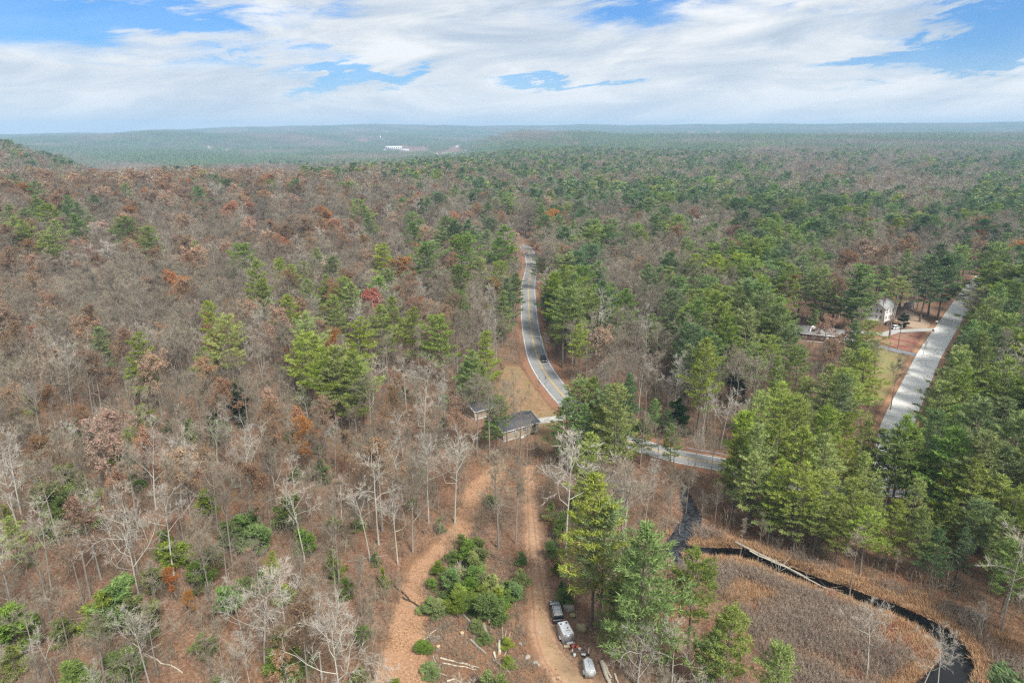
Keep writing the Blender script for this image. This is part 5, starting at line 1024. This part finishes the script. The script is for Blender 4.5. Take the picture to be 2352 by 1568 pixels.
# town buildings in the hazy valley
def far_building(name, px, py, L, W, Hh, lab, flat=True, n=4, wm=WHITE, cat='building'):
    q = gp(px, py); z_ = float(th(*q)); r = thing(name, lab, cat, (q[0], q[1], z_ - .4), 0.0)
    if flat:
        b = MB(); b.box((0, 0, Hh / 2), (L, W, Hh)); w_ = put('wall', b.mesh('wall', wm), r); b = MB(); b.box((0, 0, Hh + .3), (L + 1, W + 1, .6)); put('roof', b.mesh('roof', SHL), r)
    else: w_, rf = gable(r, L, W, Hh, W * .3, wm, SHL, .5)
    for i in range(n):
        b = MB(); b.box((L * ((i + .5) / n - .5), -W / 2 - .05, Hh * .55), (L / n * .55, .14, Hh * .3)); put('window', b.mesh('window', GLASS), w_)
    return r
far_building('factory', 905, 344, 95, 45, 22, 'large white factory, biggest building in the hazy valley', n=8)
far_building('warehouse', 930, 347, 45, 30, 12, 'lower white wing building just right of the white factory', n=5)
far_building('warehouse', 1030, 356, 70, 25, 10, 'long white warehouse right of and below the white factory', n=6)
far_building('warehouse', 1000, 356, 26, 20, 9, 'short white warehouse left of the long white warehouse', n=3)
far_building('warehouse', 828, 325, 75, 30, 12, 'long pale flat building in the valley above and left of the factory', n=6)
far_building('warehouse', 1588, 303, 210, 60, 26, 'bright white long building on the far skyline right of the road bend', n=8)
far_building('warehouse', 1652, 304, 90, 50, 18, 'smaller pale building on the skyline right of the bright white one', n=5)
far_building('farmhouse', 1309, 331, 16, 10, 7, 'lone white house at the far wood edge above the road bend', False, 3, cat='house')
far_building('farmhouse', 478, 342, 20, 12, 10, 'white house in the far valley, left of the other two', False, 3, cat='house')
far_building('farmhouse', 515, 347, 30, 14, 8, 'long pale house in the far valley, middle of three', False, 3, cat='house')
far_building('farmhouse', 540, 345, 14, 12, 8, 'small pale house in the far valley, right of the long one', False, 2, cat='house')
for i_, (px_, py_, sz_, lab_) in enumerate([(884, 347, 16, 'small pale building touching the left end of the white factory'), (940, 335, 14, 'tiny pale house above the white factory'), (975, 341, 14, 'tiny white house between factory and long warehouse'), (1072, 351, 18, 'small white building right of the long white warehouse'), (862, 338, 12, 'tiny pale house below the church'), (1050, 338, 16, 'pale barn above the long white warehouse'), (390, 338, 14, 'tiny pale house left of the three valley houses'), (620, 341, 14, 'tiny pale house right of the three valley houses')]):
    far_building('farmhouse', px_, py_, sz_, sz_ * .6, 9, lab_, False, 2, cat='house')
r = far_building('church', 878, 334, 26, 14, 9, 'white church with a tall pointed steeple in the hazy valley', False, 3, cat='church')
b = MB(); b.box((-10, 0, 10), (6, 6, 20)); b.add([(-13.4, -3.4, 20), (-6.6, -3.4, 20), (-6.6, 3.4, 20), (-13.4, 3.4, 20), (-10, 0, 38)], [(0, 1, 4), (1, 2, 4), (2, 3, 4), (3, 0, 4)]); put('steeple', b.mesh('steeple', TRIM), r)
# white camper at the right edge
q = gp(2348, 925); r = thing('camper_trailer', 'white and pale blue camper behind the pines at the right edge', 'camper', (q[0] + 1.5, q[1] + 1.5, 0), .15)
b = MB(); b.prism([(-3.6, .7), (3.6, .7), (3.6, 2.6), (3.3, 3.05), (-3.3, 3.05), (-3.7, 2.3)], -1.25, 1.25); bd = put('body', b.mesh('body', plain('pale blue camper skin', (.62, .70, .78), .4)), r); window(bd, -1.6, -1.25, 2.0, 1.1, .6, 'y-'); window(bd, 1.2, -1.25, 2.0, 1.1, .6, 'y-'); door(bd, 2.7, -1.25, .8, .65, 1.9, 'y-', TRIM)
for xx in (-.5, .5):
    for s in (-1, 1): b = MB(); b.tube([(xx, s * 1.05, .36), (xx, s * 1.24, .36)], .36, 12, cap=True); put('wheel', b.mesh('wheel', BLK), r)
# ------------------------------------------------------------------ vehicles
def wheel(root, x, y, r=.36, w_=.24, rim=None):
    b = MB(); b.tube([(x, y - w_ / 2, r), (x, y + w_ / 2, r)], r, 16, cap=True); o = put('wheel', b.mesh('wheel', BLK), root)
    b = MB(); s = 1 if y > 0 else -1; b.tube([(x, y + s * w_ / 2, r), (x, y + s * (w_ / 2 + .015), r)], r * .6, 12, cap=True); put('rim', b.mesh('rim', rim or GAL), o)
def car(name, label, loc, rz, paint, roofp=None, L=4.75, W=1.86, H=1.72, wagon=True, rails=False):
    """front towards +x"""
    r = thing(name, label, 'car', loc, rz); h = L / 2; g = .28; bh = H * .56
    b = MB(); prof = [(-h, g + .12), (-h + .1, g), (h - .15, g), (h, g + .12), (h, bh * .78), (h - .25, bh * .93), (h - 1.05, bh + .02), (-h + .12, bh + .04), (-h, bh * .9)]
    b.prism(prof, -W / 2, W / 2, inset=.05); bd = put('body', b.mesh('body', paint), r)
    xs = [(-h + .10, bh + .04), (-h + (.38 if wagon else .9), H - .08), (h - 2.15, H - .06), (h - 1.25, bh + .03)]
    b = MB(); b.prism(xs, -W / 2 + .06, W / 2 - .06, inset=.20); put('window_glass', b.mesh('window_glass', GLASS), r)
    b = MB(); b.prism([(xs[1][0] - .06, H - .10), (xs[1][0] - .02, H - .03), (xs[1][0] + .2, H), (xs[2][0] - .15, H + .01), (xs[2][0] + .06, H - .07)], -W / 2 + .23, W / 2 - .23); put('roof', b.mesh('roof', roofp or paint), r)
    b = MB()
    for s in (-1, 1):
        for (xa, za), (xb, zb) in ((xs[3], xs[2]), (xs[0], xs[1]), ((-.1 * L, bh + .03), (-.1 * L, H - .06)), ((.10 * L, bh + .03), (.08 * L, H - .06))):
            b.tube([(xa, s * (W / 2 - .05), za), (xb, s * (W / 2 - .235), zb)], .045, 4)
    put('pillar', b.mesh('pillar', paint), r)
    for a in (-1, 1):
        for s in (-1, 1): wheel(r, a * L * .30, s * (W / 2 - .11))
    for s in (-1, 1):
        b = MB(); b.box((h - .03, s * (W / 2 - .32), bh * .74), (.1, .42, .16)); put('headlight', b.mesh('headlight', TRIM), r)
        b = MB(); b.box((-h + .0, s * (W / 2 - .2), bh * .86), (.08, .26, .24)); put('taillight', b.mesh('taillight', plain('red lamp', (.3, .02, .015), .3)), r)
        b = MB(); b.box((h - 1.45, s * (W / 2 + .08), bh + .1), (.14, .2, .14)); put('mirror', b.mesh('mirror', paint), r)
    b = MB(); b.box((-h - .03, 0, g + .2), (.12, W * .9, .2)); b.box((h + .02, 0, g + .2), (.12, W * .9, .2)); put('bumper', b.mesh('bumper', DKM), r)
    if rails:
        b = MB()
        for s in (-1, 1): b.tube([(xs[1][0] + .15, s * .55, H + .06), (xs[2][0] - .2, s * .55, H + .07)], .025, 4)
        for xx in (-.9, .1): b.tube([(xx, -.55, H + .07), (xx, .55, H + .07)], .02, 4)
        put('roof_rack', b.mesh('roof_rack', DKM), r)
    return r
PAINT = plain('silver grey car paint', (.30, .31, .32), .32, .5, .4, var=.05); PDK = plain('dark green grey car paint', (.035, .045, .045), .3, .5, .2, var=.05); PBLK = plain('black car paint', (.012, .013, .016), .25, .5, var=.05); PWH = plain('white car paint', (.78, .78, .78), .3, .4, var=.03)
fa, ra = np.array(c1(560, 318)), np.array(c1(622, 588)); d_ = fa - ra; ce = (fa + ra) / 2; an = math.atan2(d_[1], d_[0])
wag = car('station_wagon', 'dark wagon with silver roof and bonnet parked beside the dirt track', (ce[0], ce[1], 0), an, PDK, PAINT, L=4.9, W=1.86, H=1.70, rails=True)
b = MB(); hh = 4.9 / 2; b.prism([(hh - 1.15, .985), (hh - .30, .92), (hh - .28, .96), (hh - 1.15, 1.02)], -.78, .78); put('bonnet', b.mesh('bonnet', PAINT), wag)
def trailer(name, label, p, rz, L, W, H, nose, mtl, extra=None):
    """hitch towards +x, door at -x"""
    r = thing(name, label, 'trailer', (p[0], p[1], 0), rz); f = .45; h = L / 2
    b = MB(); V = [(-h, -W / 2), (h, -W / 2), (h + nose, 0), (h, W / 2), (-h, W / 2)]
    if nose < .15: V = [(-h, -W / 2), (h, -W / 2), (h, W / 2), (-h, W / 2)]
    k = len(V); v = [(x, y, f) for x, y in V] + [(x, y, H) for x, y in V]; b.add(v, [(i, (i + 1) % k, k + (i + 1) % k, k + i) for i in range(k)]); b.add(v, [tuple(range(k - 1, -1, -1))]); b.add(v, [tuple(range(k, 2 * k))]); bd = put('body', b.mesh('body', mtl), r)
    b = MB(); w2 = W / 2; v = [(x * 1.012, y * 1.02, H - .02) for x, y in V] + [(x * 1.012, y * 1.02, H + .05) for x, y in V] + [(x * .96, y * .86, H + .11) for x, y in V]
    b.add(v, [(j * k + i, j * k + (i + 1) % k, (j + 1) * k + (i + 1) % k, (j + 1) * k + i) for j in (0, 1) for i in range(k)]); b.add(v, [tuple(range(2 * k, 3 * k))]); rf = put('roof', b.mesh('roof', plain(name + ' pale roof skin', (.60, .62, .64), .45, .4, .2, var=.1, scale=4)), r)
    b = MB()
    for x, y in V: b.box((x * 1.0, y * 1.0, (f + H) / 2), (.06, .06, H - f))
    for s in (-1, 1): b.box((0, s * (w2 + .008), f + .04), (L, .03, .10))
    put('corner_trim', b.mesh('corner_trim', GAL), bd)
    b = MB(); b.box((-h - .02, 0, (f + H) / 2), (.035, W * .86, (H - f) * .90)); dr = put('door', b.mesh('door', mtl), r)
    b = MB(); [b.box((-h - .05, s * W * .41, f + q * (H - f)), (.03, .10, .06)) for s in (-1, 1) for q in (.25, .5, .78)]; b.box((-h - .055, W * .2, f + .5 * (H - f)), (.03, .04, .5)); put('hinge', b.mesh('hinge', DKM), dr)
    b = MB(); b.tube([(h, -W * .4, .45), (h + nose + .9, 0, .45), (h, W * .4, .45)], .04, 4); b.tube([(h + nose + .9, 0, .45), (h + nose + 1.05, 0, .5)], .06, 6, cap=True); b.tube([(h + nose + .7, .1, 0), (h + nose + .7, .1, .7)], .03, 5, cap=True); put('hitch', b.mesh('hitch', DKM), r)
    for s in (-1, 1):
        wheel(r, -.1, s * (w2 + .13), .30, .18)
        b = MB(); b.prism([(-.52, .50), (-.38, .70), (.18, .70), (.32, .50), (.28, .5), (.16, .66), (-.36, .66), (-.48, .5)], min(s * (w2 + .01), s * (w2 + .26)), max(s * (w2 + .01), s * (w2 + .26))); put('mudguard', b.mesh('mudguard', TRIM), r)
    return r, rf
R2 = 2.15
fl, fr_, rr_, rl_ = [np.array(c1(*p, R2)) for p in ((620, 575), (765, 545), (870, 740), (722, 775))]; ce = (fl + fr_ + rr_ + rl_) / 4; d_ = (fl + fr_) / 2 - (rl_ + rr_) / 2; an = math.atan2(d_[1], d_[0])
tr, rf = trailer('cargo_trailer', 'larger silver box trailer with white roof hitched behind the wagon', ce, an, 2.9, 1.62, 2.05, .1, GAL)
b = MB(); b.tube([(.95, 0, 2.16), (.95, 0, 2.24)], .2, 10, cap=True); put('roof_vent', b.mesh('roof_vent', TRIM), rf)
b = MB(); b.box((-1.6, -.15, .62), (.30, 1.1, .05)); b.box((-1.68, -.15, .42), (.05, .9, .3)); put('rear_step', b.mesh('rear_step', TRIM), tr)
for i, (xx, yy, col, nm) in enumerate([(.95, -.5, DKM, 'black bag lying on the silver trailer roof at right front'), (.9, .45, DKM, 'dark cloth lying on the silver trailer roof at left front'), (-.2, -.25, BRICK, 'red tool lying on the middle of the silver trailer roof'), (-.75, -.1, DKM, 'dark rope lying across the rear of the silver trailer roof')]):
    m3 = rock_mb(600 + i, .17, .35) if i < 3 else MB().tube([(0, -.35, 0), (.06, -.1, .02), (-.04, .15, .02), (.05, .4, 0)], .03, 5, cap=True)
    wp = Matrix.Rotation(an, 3, 'Z') @ Vector((xx, yy, 0)); tag(o := put(['bag', 'cloth', 'tool', 'rope'][i], m3.mesh('roof_item', col)), nm, ['bag', 'cloth', 'tool', 'rope'][i]); o.location = (ce[0] + wp.x, ce[1] + wp.y, 2.2); o.rotation_euler = (0, 0, an + i)
R2 = 1.7
fl, fr_, rr_, rl_ = [np.array(c1(*p, R2)) for p in ((1040, 1180), (1175, 1170), (1215, 1365), (1095, 1370))]; ce = (fl + fr_ + rr_ + rl_) / 4; d_ = (fl + fr_) / 2 - (rl_ + rr_) / 2; an = math.atan2(d_[1], d_[0])
tr2, rf2 = trailer('utility_trailer', 'smaller grey enclosed trailer standing alone below the scattered tools', ce, an, 2.3, 1.36, 1.62, .45, plain('light grey trailer skin', (.50, .51, .51), .45, .4, .2, var=.08))
b = MB(); b.box((-.1, 0, 1.735), (2.3, .05, .03)); put('roof_seam', b.mesh('roof_seam', GAL), rf2)
# car on the road and those in the yards
q = gp(1249, 827); i_ = int(np.argmin(np.hypot(main_pts[:, 0] - q[0], main_pts[:, 1] - q[1]))); tg = main_pts[i_ + 1] - main_pts[i_ - 1]; tg = tg / np.linalg.norm(tg); nr_ = np.array((-tg[1], tg[0])); pc = main_pts[i_] + nr_ * 1.75
car('black_car', 'black car driving along the winding road near the bend', (pc[0], pc[1], .03), math.atan2(tg[1], tg[0]), PBLK, L=4.6, H=1.6)
q = c3(1440, 560); car('parked_car', 'black car parked beside the white two-storey house', (q[0], q[1], .02), .3, PBLK, L=4.6, H=1.55, wagon=False)
q = c3(1500, 600); car('parked_car', 'white car parked in front of the black one by the white house', (q[0], q[1] - 1, .02), .25, PWH, L=4.6, H=1.5, wagon=False)
q = gp(1372, 992); car('parked_car', 'white car glimpsed under the pines right of the tan house', (q[0], q[1], .03), -.5, PWH, L=4.7, H=1.6)
# ------------------------------------------------------------------ tools and clutter between the trailers
ORANGE = plain('orange plastic', (.75, .20, .02), .5); PINK = plain('faded red plastic', (.70, .13, .13), .5); CARD = plain('cream board', (.62, .52, .33), .8); WOODL = plain('fresh cut wood', (.62, .42, .24), .8, var=.2); REDD = plain('dark red cloth', (.16, .03, .03), .9); GRN = plain('dark green plastic', (.05, .09, .05), .6); WPL = plain('white plastic', (.76, .76, .75), .5)
def item(name, label, cat, at, mb, m_, rz=0.0, z=0.0):
    q = c1(*at); o = put(name, mb.mesh(name, m_)); o.location = (q[0], q[1], z); o.rotation_euler = (0, 0, rz); return tag(o, label, cat)
def bucket_mb(r0, r1, h):
    b = MB(); b.tube([(0, 0, 0), (0, 0, h), (0, 0, h - .001), (0, 0, .04)], [r0, r1, r1 * .9, r0 * .9], 12); b.add([(r0 * math.cos(a), r0 * math.sin(a), .03) for a in np.arange(12) * math.pi / 6], [tuple(range(12))]); return b
item('lid', 'round white lid on the leaves behind the silver trailer', 'lid', (875, 910), MB().tube([(0, 0, .02), (0, 0, .06)], [.19, .18], 14, cap=True), WPL)
b = MB().box((0, 0, .16), (.95, .55, .30), taper=.93); item('cushion', 'cream box cushion on the ground behind the silver trailer', 'cushion', (762, 975), b, CARD, .1)
item('bucket', 'faded red bucket behind the silver trailer, nearest the white lid', 'bucket', (866, 985), bucket_mb(.20, .26, .48), PINK)
item('tarp', 'crumpled dark red cloth beside the cream cushion', 'cloth', (815, 1015), rock_mb(610, .26, .4), REDD, .4, .05)
item('jug', 'white jug standing just below the faded red bucket', 'jug', (856, 1045), MB().tube([(0, 0, 0), (0, 0, .3), (0, 0, .38), (0, 0, .45)], [.13, .13, .05, .05], 9, cap=True), WPL)
item('fuel_can', 'bright orange fuel can among the tools', 'fuel can', (938, 1000), MB().box((0, 0, .22), (.42, .30, .44), taper=.8).tube([(.1, 0, .44), (.28, 0, .62)], .04, 6, cap=True), ORANGE, .7)
item('storage_box', 'white and grey plastic box right of the orange can', 'box', (975, 1025), MB().box((0, 0, .16), (.46, .34, .32)).box((0, 0, .34), (.50, .38, .05)), WPL, -.5)
item('plank', 'brownish plank lying on the leaves between the two trailers', 'plank', (995, 1065), MB().box((0, 0, .12), (1.5, .28, .12)).box((.62, 0, .22), (.2, .3, .1)), plain('weathered plank', (.28, .19, .15), .9), -.15)
item('paint_bucket', 'white paint bucket lying left of the cooler', 'bucket', (890, 1120), bucket_mb(.18, .22, .40), WPL, .3)
item('plant_pot', 'small dark green pot beside the white paint bucket', 'pot', (850, 1105), bucket_mb(.12, .17, .26), GRN)
cb = item('cooler', 'dark cooler box with white lid above the small grey trailer', 'cooler', (1036, 1130), MB().box((0, 0, .18), (.62, .38, .36)), DKM, -.1); put('lid', MB().box((0, 0, .40), (.64, .40, .07)).mesh('lid', WPL), cb)
item('pipe', 'short white pipe propped upright near the cooler', 'pipe', (1112, 1085), MB().tube([(0, 0, 0), (.12, .05, .5), (.2, .1, .95)], .06, 7, cap=True), WPL, .5)
item('tool_bag', 'black tool bag in front of the small grey trailer', 'bag', (1112, 1115), rock_mb(612, .25, .8), BLK, 0, .12)
# boulders and stones
STONE = plain('grey tan stone', (.34, .30, .25), .9, var=.35, scale=3, bump=.4); MOSSY = plain('mossy tan stone', (.30, .26, .14), .9, var=.35, scale=3, bump=.4)
for i, (at, r_, sq, mt, lab) in enumerate([((782, 370), .95, .85, STONE, 'large grey boulder right of the wagon'), ((862, 475), .55, .5, MOSSY, 'flat mossy stone behind the large grey boulder'), ((1022, 700), .85, .9, MOSSY, 'mossy tan boulder right of the silver trailer'), ((320, 740), .25, .6, STONE, 'lone pale stone on the dirt track left of the trailer'),
    ((5, 935), .32, .6, STONE, 'pale stone on the left edge of the dirt track'), ((120, 1152), .50, .6, STONE, 'grey stone, largest of four left of the track bend'), ((148, 1238), .20, .6, STONE, 'small white stone, lowest left of four by the track'), ((250, 1234), .40, .5, STONE, 'pale flat stone, middle right of four by the track'), ((305, 1270), .22, .5, STONE, 'small pale stone, rightmost of four by the track')]):
    o = item('boulder' if r_ > .5 else 'stone', lab, 'rock', at, rock_mb(620 + i, r_, sq), mt, i * 1.3, r_ * sq * .35)
# ------------------------------------------------------------------ felled logs
LOGP = plain('pale birch bark', (.46, .41, .32), .85, var=.3, scale=4); LOGG = plain('grey log bark', (.27, .24, .19), .9, var=.3, scale=4); LOGD = plain('dark wet log bark', (.06, .045, .035), .9, var=.3); CUT = plain('cut wood end', (.62, .42, .22), .8)
def log(label, a, b, r0, r1, mt, cut=True, z=.0, twigs=0, conv=c5, nm='log', za=None, zb=None):
    a = np.array(conv(*a)); b = np.array(conv(*b)); rg2 = np.random.RandomState(int(abs(a[0]) * 100) % 9999); L = np.hypot(*(b - a)); q = np.linspace(0, 1, 7)
    P = np.column_stack([a[0] + (b - a)[0] * q, a[1] + (b - a)[1] * q, np.linspace(r0, r1, 7) + z]); P[1:-1, :2] += rg2.normal(0, .012 * L, (5, 2))
    if za is not None: P[:, 2] = np.linspace(za, zb, 7)
    o0 = P[0].copy(); P -= o0; root = thing(nm, label, 'log', tuple(o0)); m_ = MB(); m_.tube(P, np.linspace(r0, r1, 7), 8, cap=not cut)
    for i in range(twigs):
        u = rg2.uniform(.25, .98); p = P[0] + (P[-1] - P[0]) * u; d = unit(unit(P[-1] - P[0]) * .6 + rg2.normal(0, 1, 3) * (1, 1, .2) + (0, 0, .25)); m_.tube([p, p + d * rg2.uniform(.6, 1.7) * L / 12, p + d * 1.6 * L / 12 + rg2.normal(0, .1, 3)], [r1 * .55, r1 * .3, .01], 4)
    put('trunk', m_.mesh('trunk', mt), root)
    if cut:
        c_ = MB(); t_ = unit(P[0] - P[1]); c_.tube([P[0] - t_ * .02, P[0] + t_ * .015], r0 * .96, 10, cap=True); put('cut_end', c_.mesh('cut_end', CUT), root)
    return root
log('pale birch log with fresh cut end below the young pine thicket', (1005, 1000), (690, 640), .26, .10, LOGP)
log('shorter grey log with orange cut end left of the birch log', (840, 1020), (740, 905), .24, .13, LOGG)
log('thick grey log lying below the birch log end', (945, 1030), (1005, 1175), .32, .20, LOGG)
log('stout pale log standing nearly upright by the leaning poles', (1095, 1300), (1098, 1180), .26, .24, LOGP)
log('long grey-brown log running down to the right in the cut area', (825, 1170), (972, 1300), .22, .14, LOGG)
log('thin brown log at the lower right of the cut area', (1195, 1475), (1030, 1345), .16, .10, LOGG)
log('long white log, upper of two at the bottom of the cut area', (540, 1335), (905, 1425), .15, .08, LOGP, False)
log('long white log, lower of two at the bottom of the cut area', (560, 1385), (890, 1448), .13, .07, LOGP, False)
log('white log lying crosswise between the two long white logs', (745, 1380), (850, 1425), .12, .08, LOGP, False)
log('slim pale log lying level at the top of the cut area', (415, 910), (645, 932), .13, .08, LOGG, False)
log('slim white pole slanting up to the right by the brush heap', (350, 1190), (540, 1035), .11, .07, LOGP, False)
log('pale log between the young pines and the dirt track', (1235, 685), (1085, 630), .17, .11, LOGG)
log('dark log across the edge of the leaf clearing', (180, 760), (350, 850), .14, .10, LOGD, False, twigs=4)
log('thin reddish log just under the dark one', (215, 835), (330, 865), .08, .05, LOGG, False)
log('short white log at the bottom of the cut area, nearest the clearing', (600, 1558), (675, 1535), .16, .13, LOGP, False)
log('white branch lying in the leaves above the short white log', (485, 1465), (600, 1500), .12, .06, LOGP, False)
log('thin white pole standing out of the brush, left of a pair', (470, 1310), (520, 1440), .07, .05, LOGP, False)
log('thin white pole standing out of the brush, right of a pair', (535, 1395), (525, 1460), .07, .05, LOGP, False)
for i, (a, b, lab) in enumerate([((1120, 1275), (1130, 1020), 'tall leaning pole, left of three beside the stout log'), ((1122, 1270), (1163, 1110), 'middle leaning pole of three beside the stout log'), ((1145, 1310), (1200, 1130), 'right leaning pole of three beside the stout log')]):
    log(lab, a, b, .055, .03, LOGP, False, conv=c5, nm='pole', za=.03, zb=.9)
log('broken rounded log end beside the stout pale log', (1045, 1290), (1062, 1345), .24, .15, LOGP)
log('thick freshly cut pale log right of the small grey trailer', (1335, 1250), (1475, 1640), .34, .28, LOGP, conv=c1)
log('thinner pale log lying just right of the thick cut log', (1375, 1262), (1490, 1515), .20, .17, LOGP, conv=c1)
log('short pale log at the bottom edge right of the trailer', (1545, 1432), (1605, 1600), .17, .14, LOGP, conv=c1)
log('dead twiggy grey log at the far left of the clearing', ((0 + 200) / 1, 40), (230, 60), .05, .03, LOGG, False) if False else None
c6b = lambda X, Y, z=0: c6(X, Y, z)
log('long bleached dead tree lying across the black stream', (235, 945), (700, 1182), .24, .08, plain('bleached dead wood', (.36, .32, .26), .9, var=.25, scale=3), False, z=.25, twigs=22, conv=c6b, nm='fallen_tree')
log('thinner bleached trunk beside the long dead tree over the stream', (300, 985), (560, 1105), .16, .07, LOGP, False, z=.35, twigs=10, conv=c6b, nm='fallen_tree')
log('pale fallen trunk on the brown forest floor near the left edge', (112, 1431), (205, 1419), .16, .10, LOGG, False, twigs=3, conv=gp, nm='fallen_tree')
log('fallen grey trunk at the left edge below the pale multi-stemmed tree', (-10, 1118), (48, 1168), .2, .12, LOGG, False, twigs=3, conv=gp, nm='fallen_tree')
log('dark fallen trunk at the left edge of the leaf clearing', (905, 1345), (962, 1395), .15, .08, LOGD, False, twigs=4, conv=gp, nm='fallen_tree')
log('bare fallen trunk lying in brush left of the leaf clearing', (800, 1290), (890, 1275), .14, .07, LOGG, False, twigs=4, conv=gp, nm='fallen_tree')
log('thin pale trunk leaning in the brush under the bottom left trees', (330, 1500), (420, 1545), .14, .07, LOGP, False, twigs=5, conv=gp, nm='fallen_tree')
log('short dead branch in the stream right of the fallen tree', (600, 1130), (760, 1190), .10, .04, LOGP, False, z=.2, twigs=5, conv=c6b, nm='fallen_tree')
for i, (a, lab) in enumerate([((745, 1112), 'round fresh-cut stump in the middle of the cut area'), ((520, 1240), 'low stump near the brush heap by the clearing')]):
    q = c5(*a); r = thing('stump', lab, 'stump', (q[0], q[1], 0)); put('bark', MB().tube([(0, 0, -.05), (0, 0, .45)], [.36, .30], 12).mesh('bark', LOGG), r); put('cut_end', MB().tube([(0, 0, .43), (0, 0, .46)], .29, 12, cap=True).mesh('cut_end', CUT), r)
b = MB(); rg3 = np.random.RandomState(5)
for _ in range(60):
    a = rg3.uniform(0, 6.28); p = np.array((rg3.normal(0, .8), rg3.normal(0, .6), rg3.uniform(.05, .6))); d = unit(np.array((math.cos(a), math.sin(a), rg3.normal(0, .25)))); L_ = rg3.uniform(.6, 1.5); b.tube([p - d * L_ / 2, p + d * L_ / 2], [.035, .015], 4)
q = c5(460, 1165); o = put('brush_pile', b.mesh('brush_pile', LOGG)); o.location = (q[0], q[1], 0); tag(o, 'heap of grey cut branches at the left of the cut area', 'brush pile')
b = MB()
for _ in range(60):
    a = rg3.uniform(0, 6.28); p = np.array((rg3.normal(0, .9), rg3.normal(0, 1.6), rg3.uniform(.3, 1.6))); d = unit(np.array((math.cos(a) * .5, math.sin(a) * .5, 1))); L_ = rg3.uniform(.8, 2.2); b.tube([p - d * L_ / 2, p + d * L_ / 2], [.04, .015], 4)
q = c5(720, 520); o = put('brush_pile', b.mesh('brush_pile', LOGP)); o.location = (q[0], q[1], 0); tag(o, 'tangle of dead pale branches among the young pines', 'brush pile')
# ------------------------------------------------------------------ road furniture
POLE = plain('weathered pole wood', (.20, .15, .11), .9, var=.25); WIRE = plain('black cable', (.03, .03, .03), .6)
tops = []
for px, py, H_, lab in [(2176, 690, 10.5, 'utility pole left of the pale road near its far end'), (2262, 625, 10, 'utility pole far down the pale road behind pines'), (2062, 800, 10, 'utility pole among trees by the white house driveway')]:
    q = gp(px, py); r = thing('utility_pole', lab, 'utility pole', (q[0], q[1], 0), .6, 'poles along the pale road'); put('pole', MB().tube([(0, 0, 0), (0, 0, H_)], [.17, .11], 8, cap=True).mesh('pole', POLE), r); put('crossarm', MB().box((0, 0, H_ - .6), (2.2, .12, .14)).mesh('crossarm', POLE), r)
    put('transformer', MB().tube([(.35, 0, H_ - 2.2), (.35, 0, H_ - 1.3)], .24, 10, cap=True).mesh('transformer', GAL), r); tops.append(np.array((q[0], q[1], H_ - .5)))
for a_, b_, lab in ((0, 1, 'cables strung between the two far poles on the pale road'), (0, 2, 'cables strung across the sandy yard beside the pale road')):
    P0, P1 = tops[a_], tops[b_]; b = MB()
    for s in (-.8, 0, .8):
        qq = np.linspace(0, 1, 14); b.tube(np.stack([P0[i] + (P1[i] - P0[i]) * qq + (s if i == 0 else 0) for i in range(3)], 1) - np.array((0, 0, 1.2)) * np.sin(math.pi * qq)[:, None], .025, 3)
    tag(put('power_cable', b.mesh('power_cable', WIRE)), lab, 'cable')
q = c3(2008, 672); r = thing('mailbox', 'black box at the roadside by the pale driveway', 'mailbox', (q[0], q[1], 0), .4); put('post', MB().box((0, 0, .5), (.12, .12, 1.0)).mesh('post', POLE), r); put('box', MB().prism([(-.35, 1.0), (.35, 1.0), (.35, 1.35), (.2, 1.5), (-.2, 1.5), (-.35, 1.35)], -.3, .3).mesh('box', BLK), r)
q = c3(2055, 560); r = thing('road_sign', 'small white board on a post beside the pale road', 'sign', (q[0], q[1], 0), -.3); put('post', MB().box((0, 0, .7), (.08, .08, 1.4)).mesh('post', POLE), r); put('board', MB().box((0, -.07, 1.5), (1.0, .04, .7)).mesh('board', WPL), r)
rail = np.array([p for p in main_pts if 1560 < proj(p[0], p[1], 0)[0] < 1700])
if len(rail) > 2:
    t_ = np.gradient(rail, axis=0); t_ /= np.linalg.norm(t_, axis=1)[:, None]; n_ = np.stack([-t_[:, 1], t_[:, 0]], 1); gr = rail + n_ * 4.6; o0 = gr[0]
    r = thing('guard_rail', 'grey metal guard rail on the far side of the road above the pool', 'guard rail', (o0[0], o0[1], 0)); gz = np.column_stack([gr - o0, np.full(len(gr), .6)])
    b = MB(); b.tube(gz + (0, 0, .08), .07, 5); b.tube(gz - (0, 0, .08), .07, 5); put('rail', b.mesh('rail', GAL), r); Lr = np.hypot(*(gr[-1] - gr[0]))
    for u in np.linspace(0, 1, max(3, int(Lr / 2.5))):
        i = u * (len(gr) - 1); k = min(int(i), len(gr) - 2); p = gz[k] * (1 - (i - k)) + gz[k + 1] * (i - k); put('post', MB().box((p[0], p[1] + .12, .4), (.12, .12, .8)).mesh('post', POLE), r)
# ------------------------------------------------------------------ haze
hm = bpy.data.materials.new('haze'); hm.use_nodes = True; t = NT(hm.node_tree); t.n.clear()
pv = t.new('ShaderNodeVolumePrincipled'); pv.inputs['Color'].default_value = (.48, .73, 1.0, 1); pv.inputs['Density'].default_value = 1.4e-4; pv.inputs['Anisotropy'].default_value = 0.0
t.l.new(pv.outputs[0], t.new('ShaderNodeOutputMaterial').inputs['Volume'])
zt = 215.0; m = MB(); S_ = 11800; m.box((0, 0, (zt - 75) / 2), (2 * S_, 2 * S_, zt + 75)); hz = put('haze', m.mesh('haze', hm)); tag(hz, kind='stuff')
hz['label'] = 'thin blue haze filling the valley and softening the far hills'
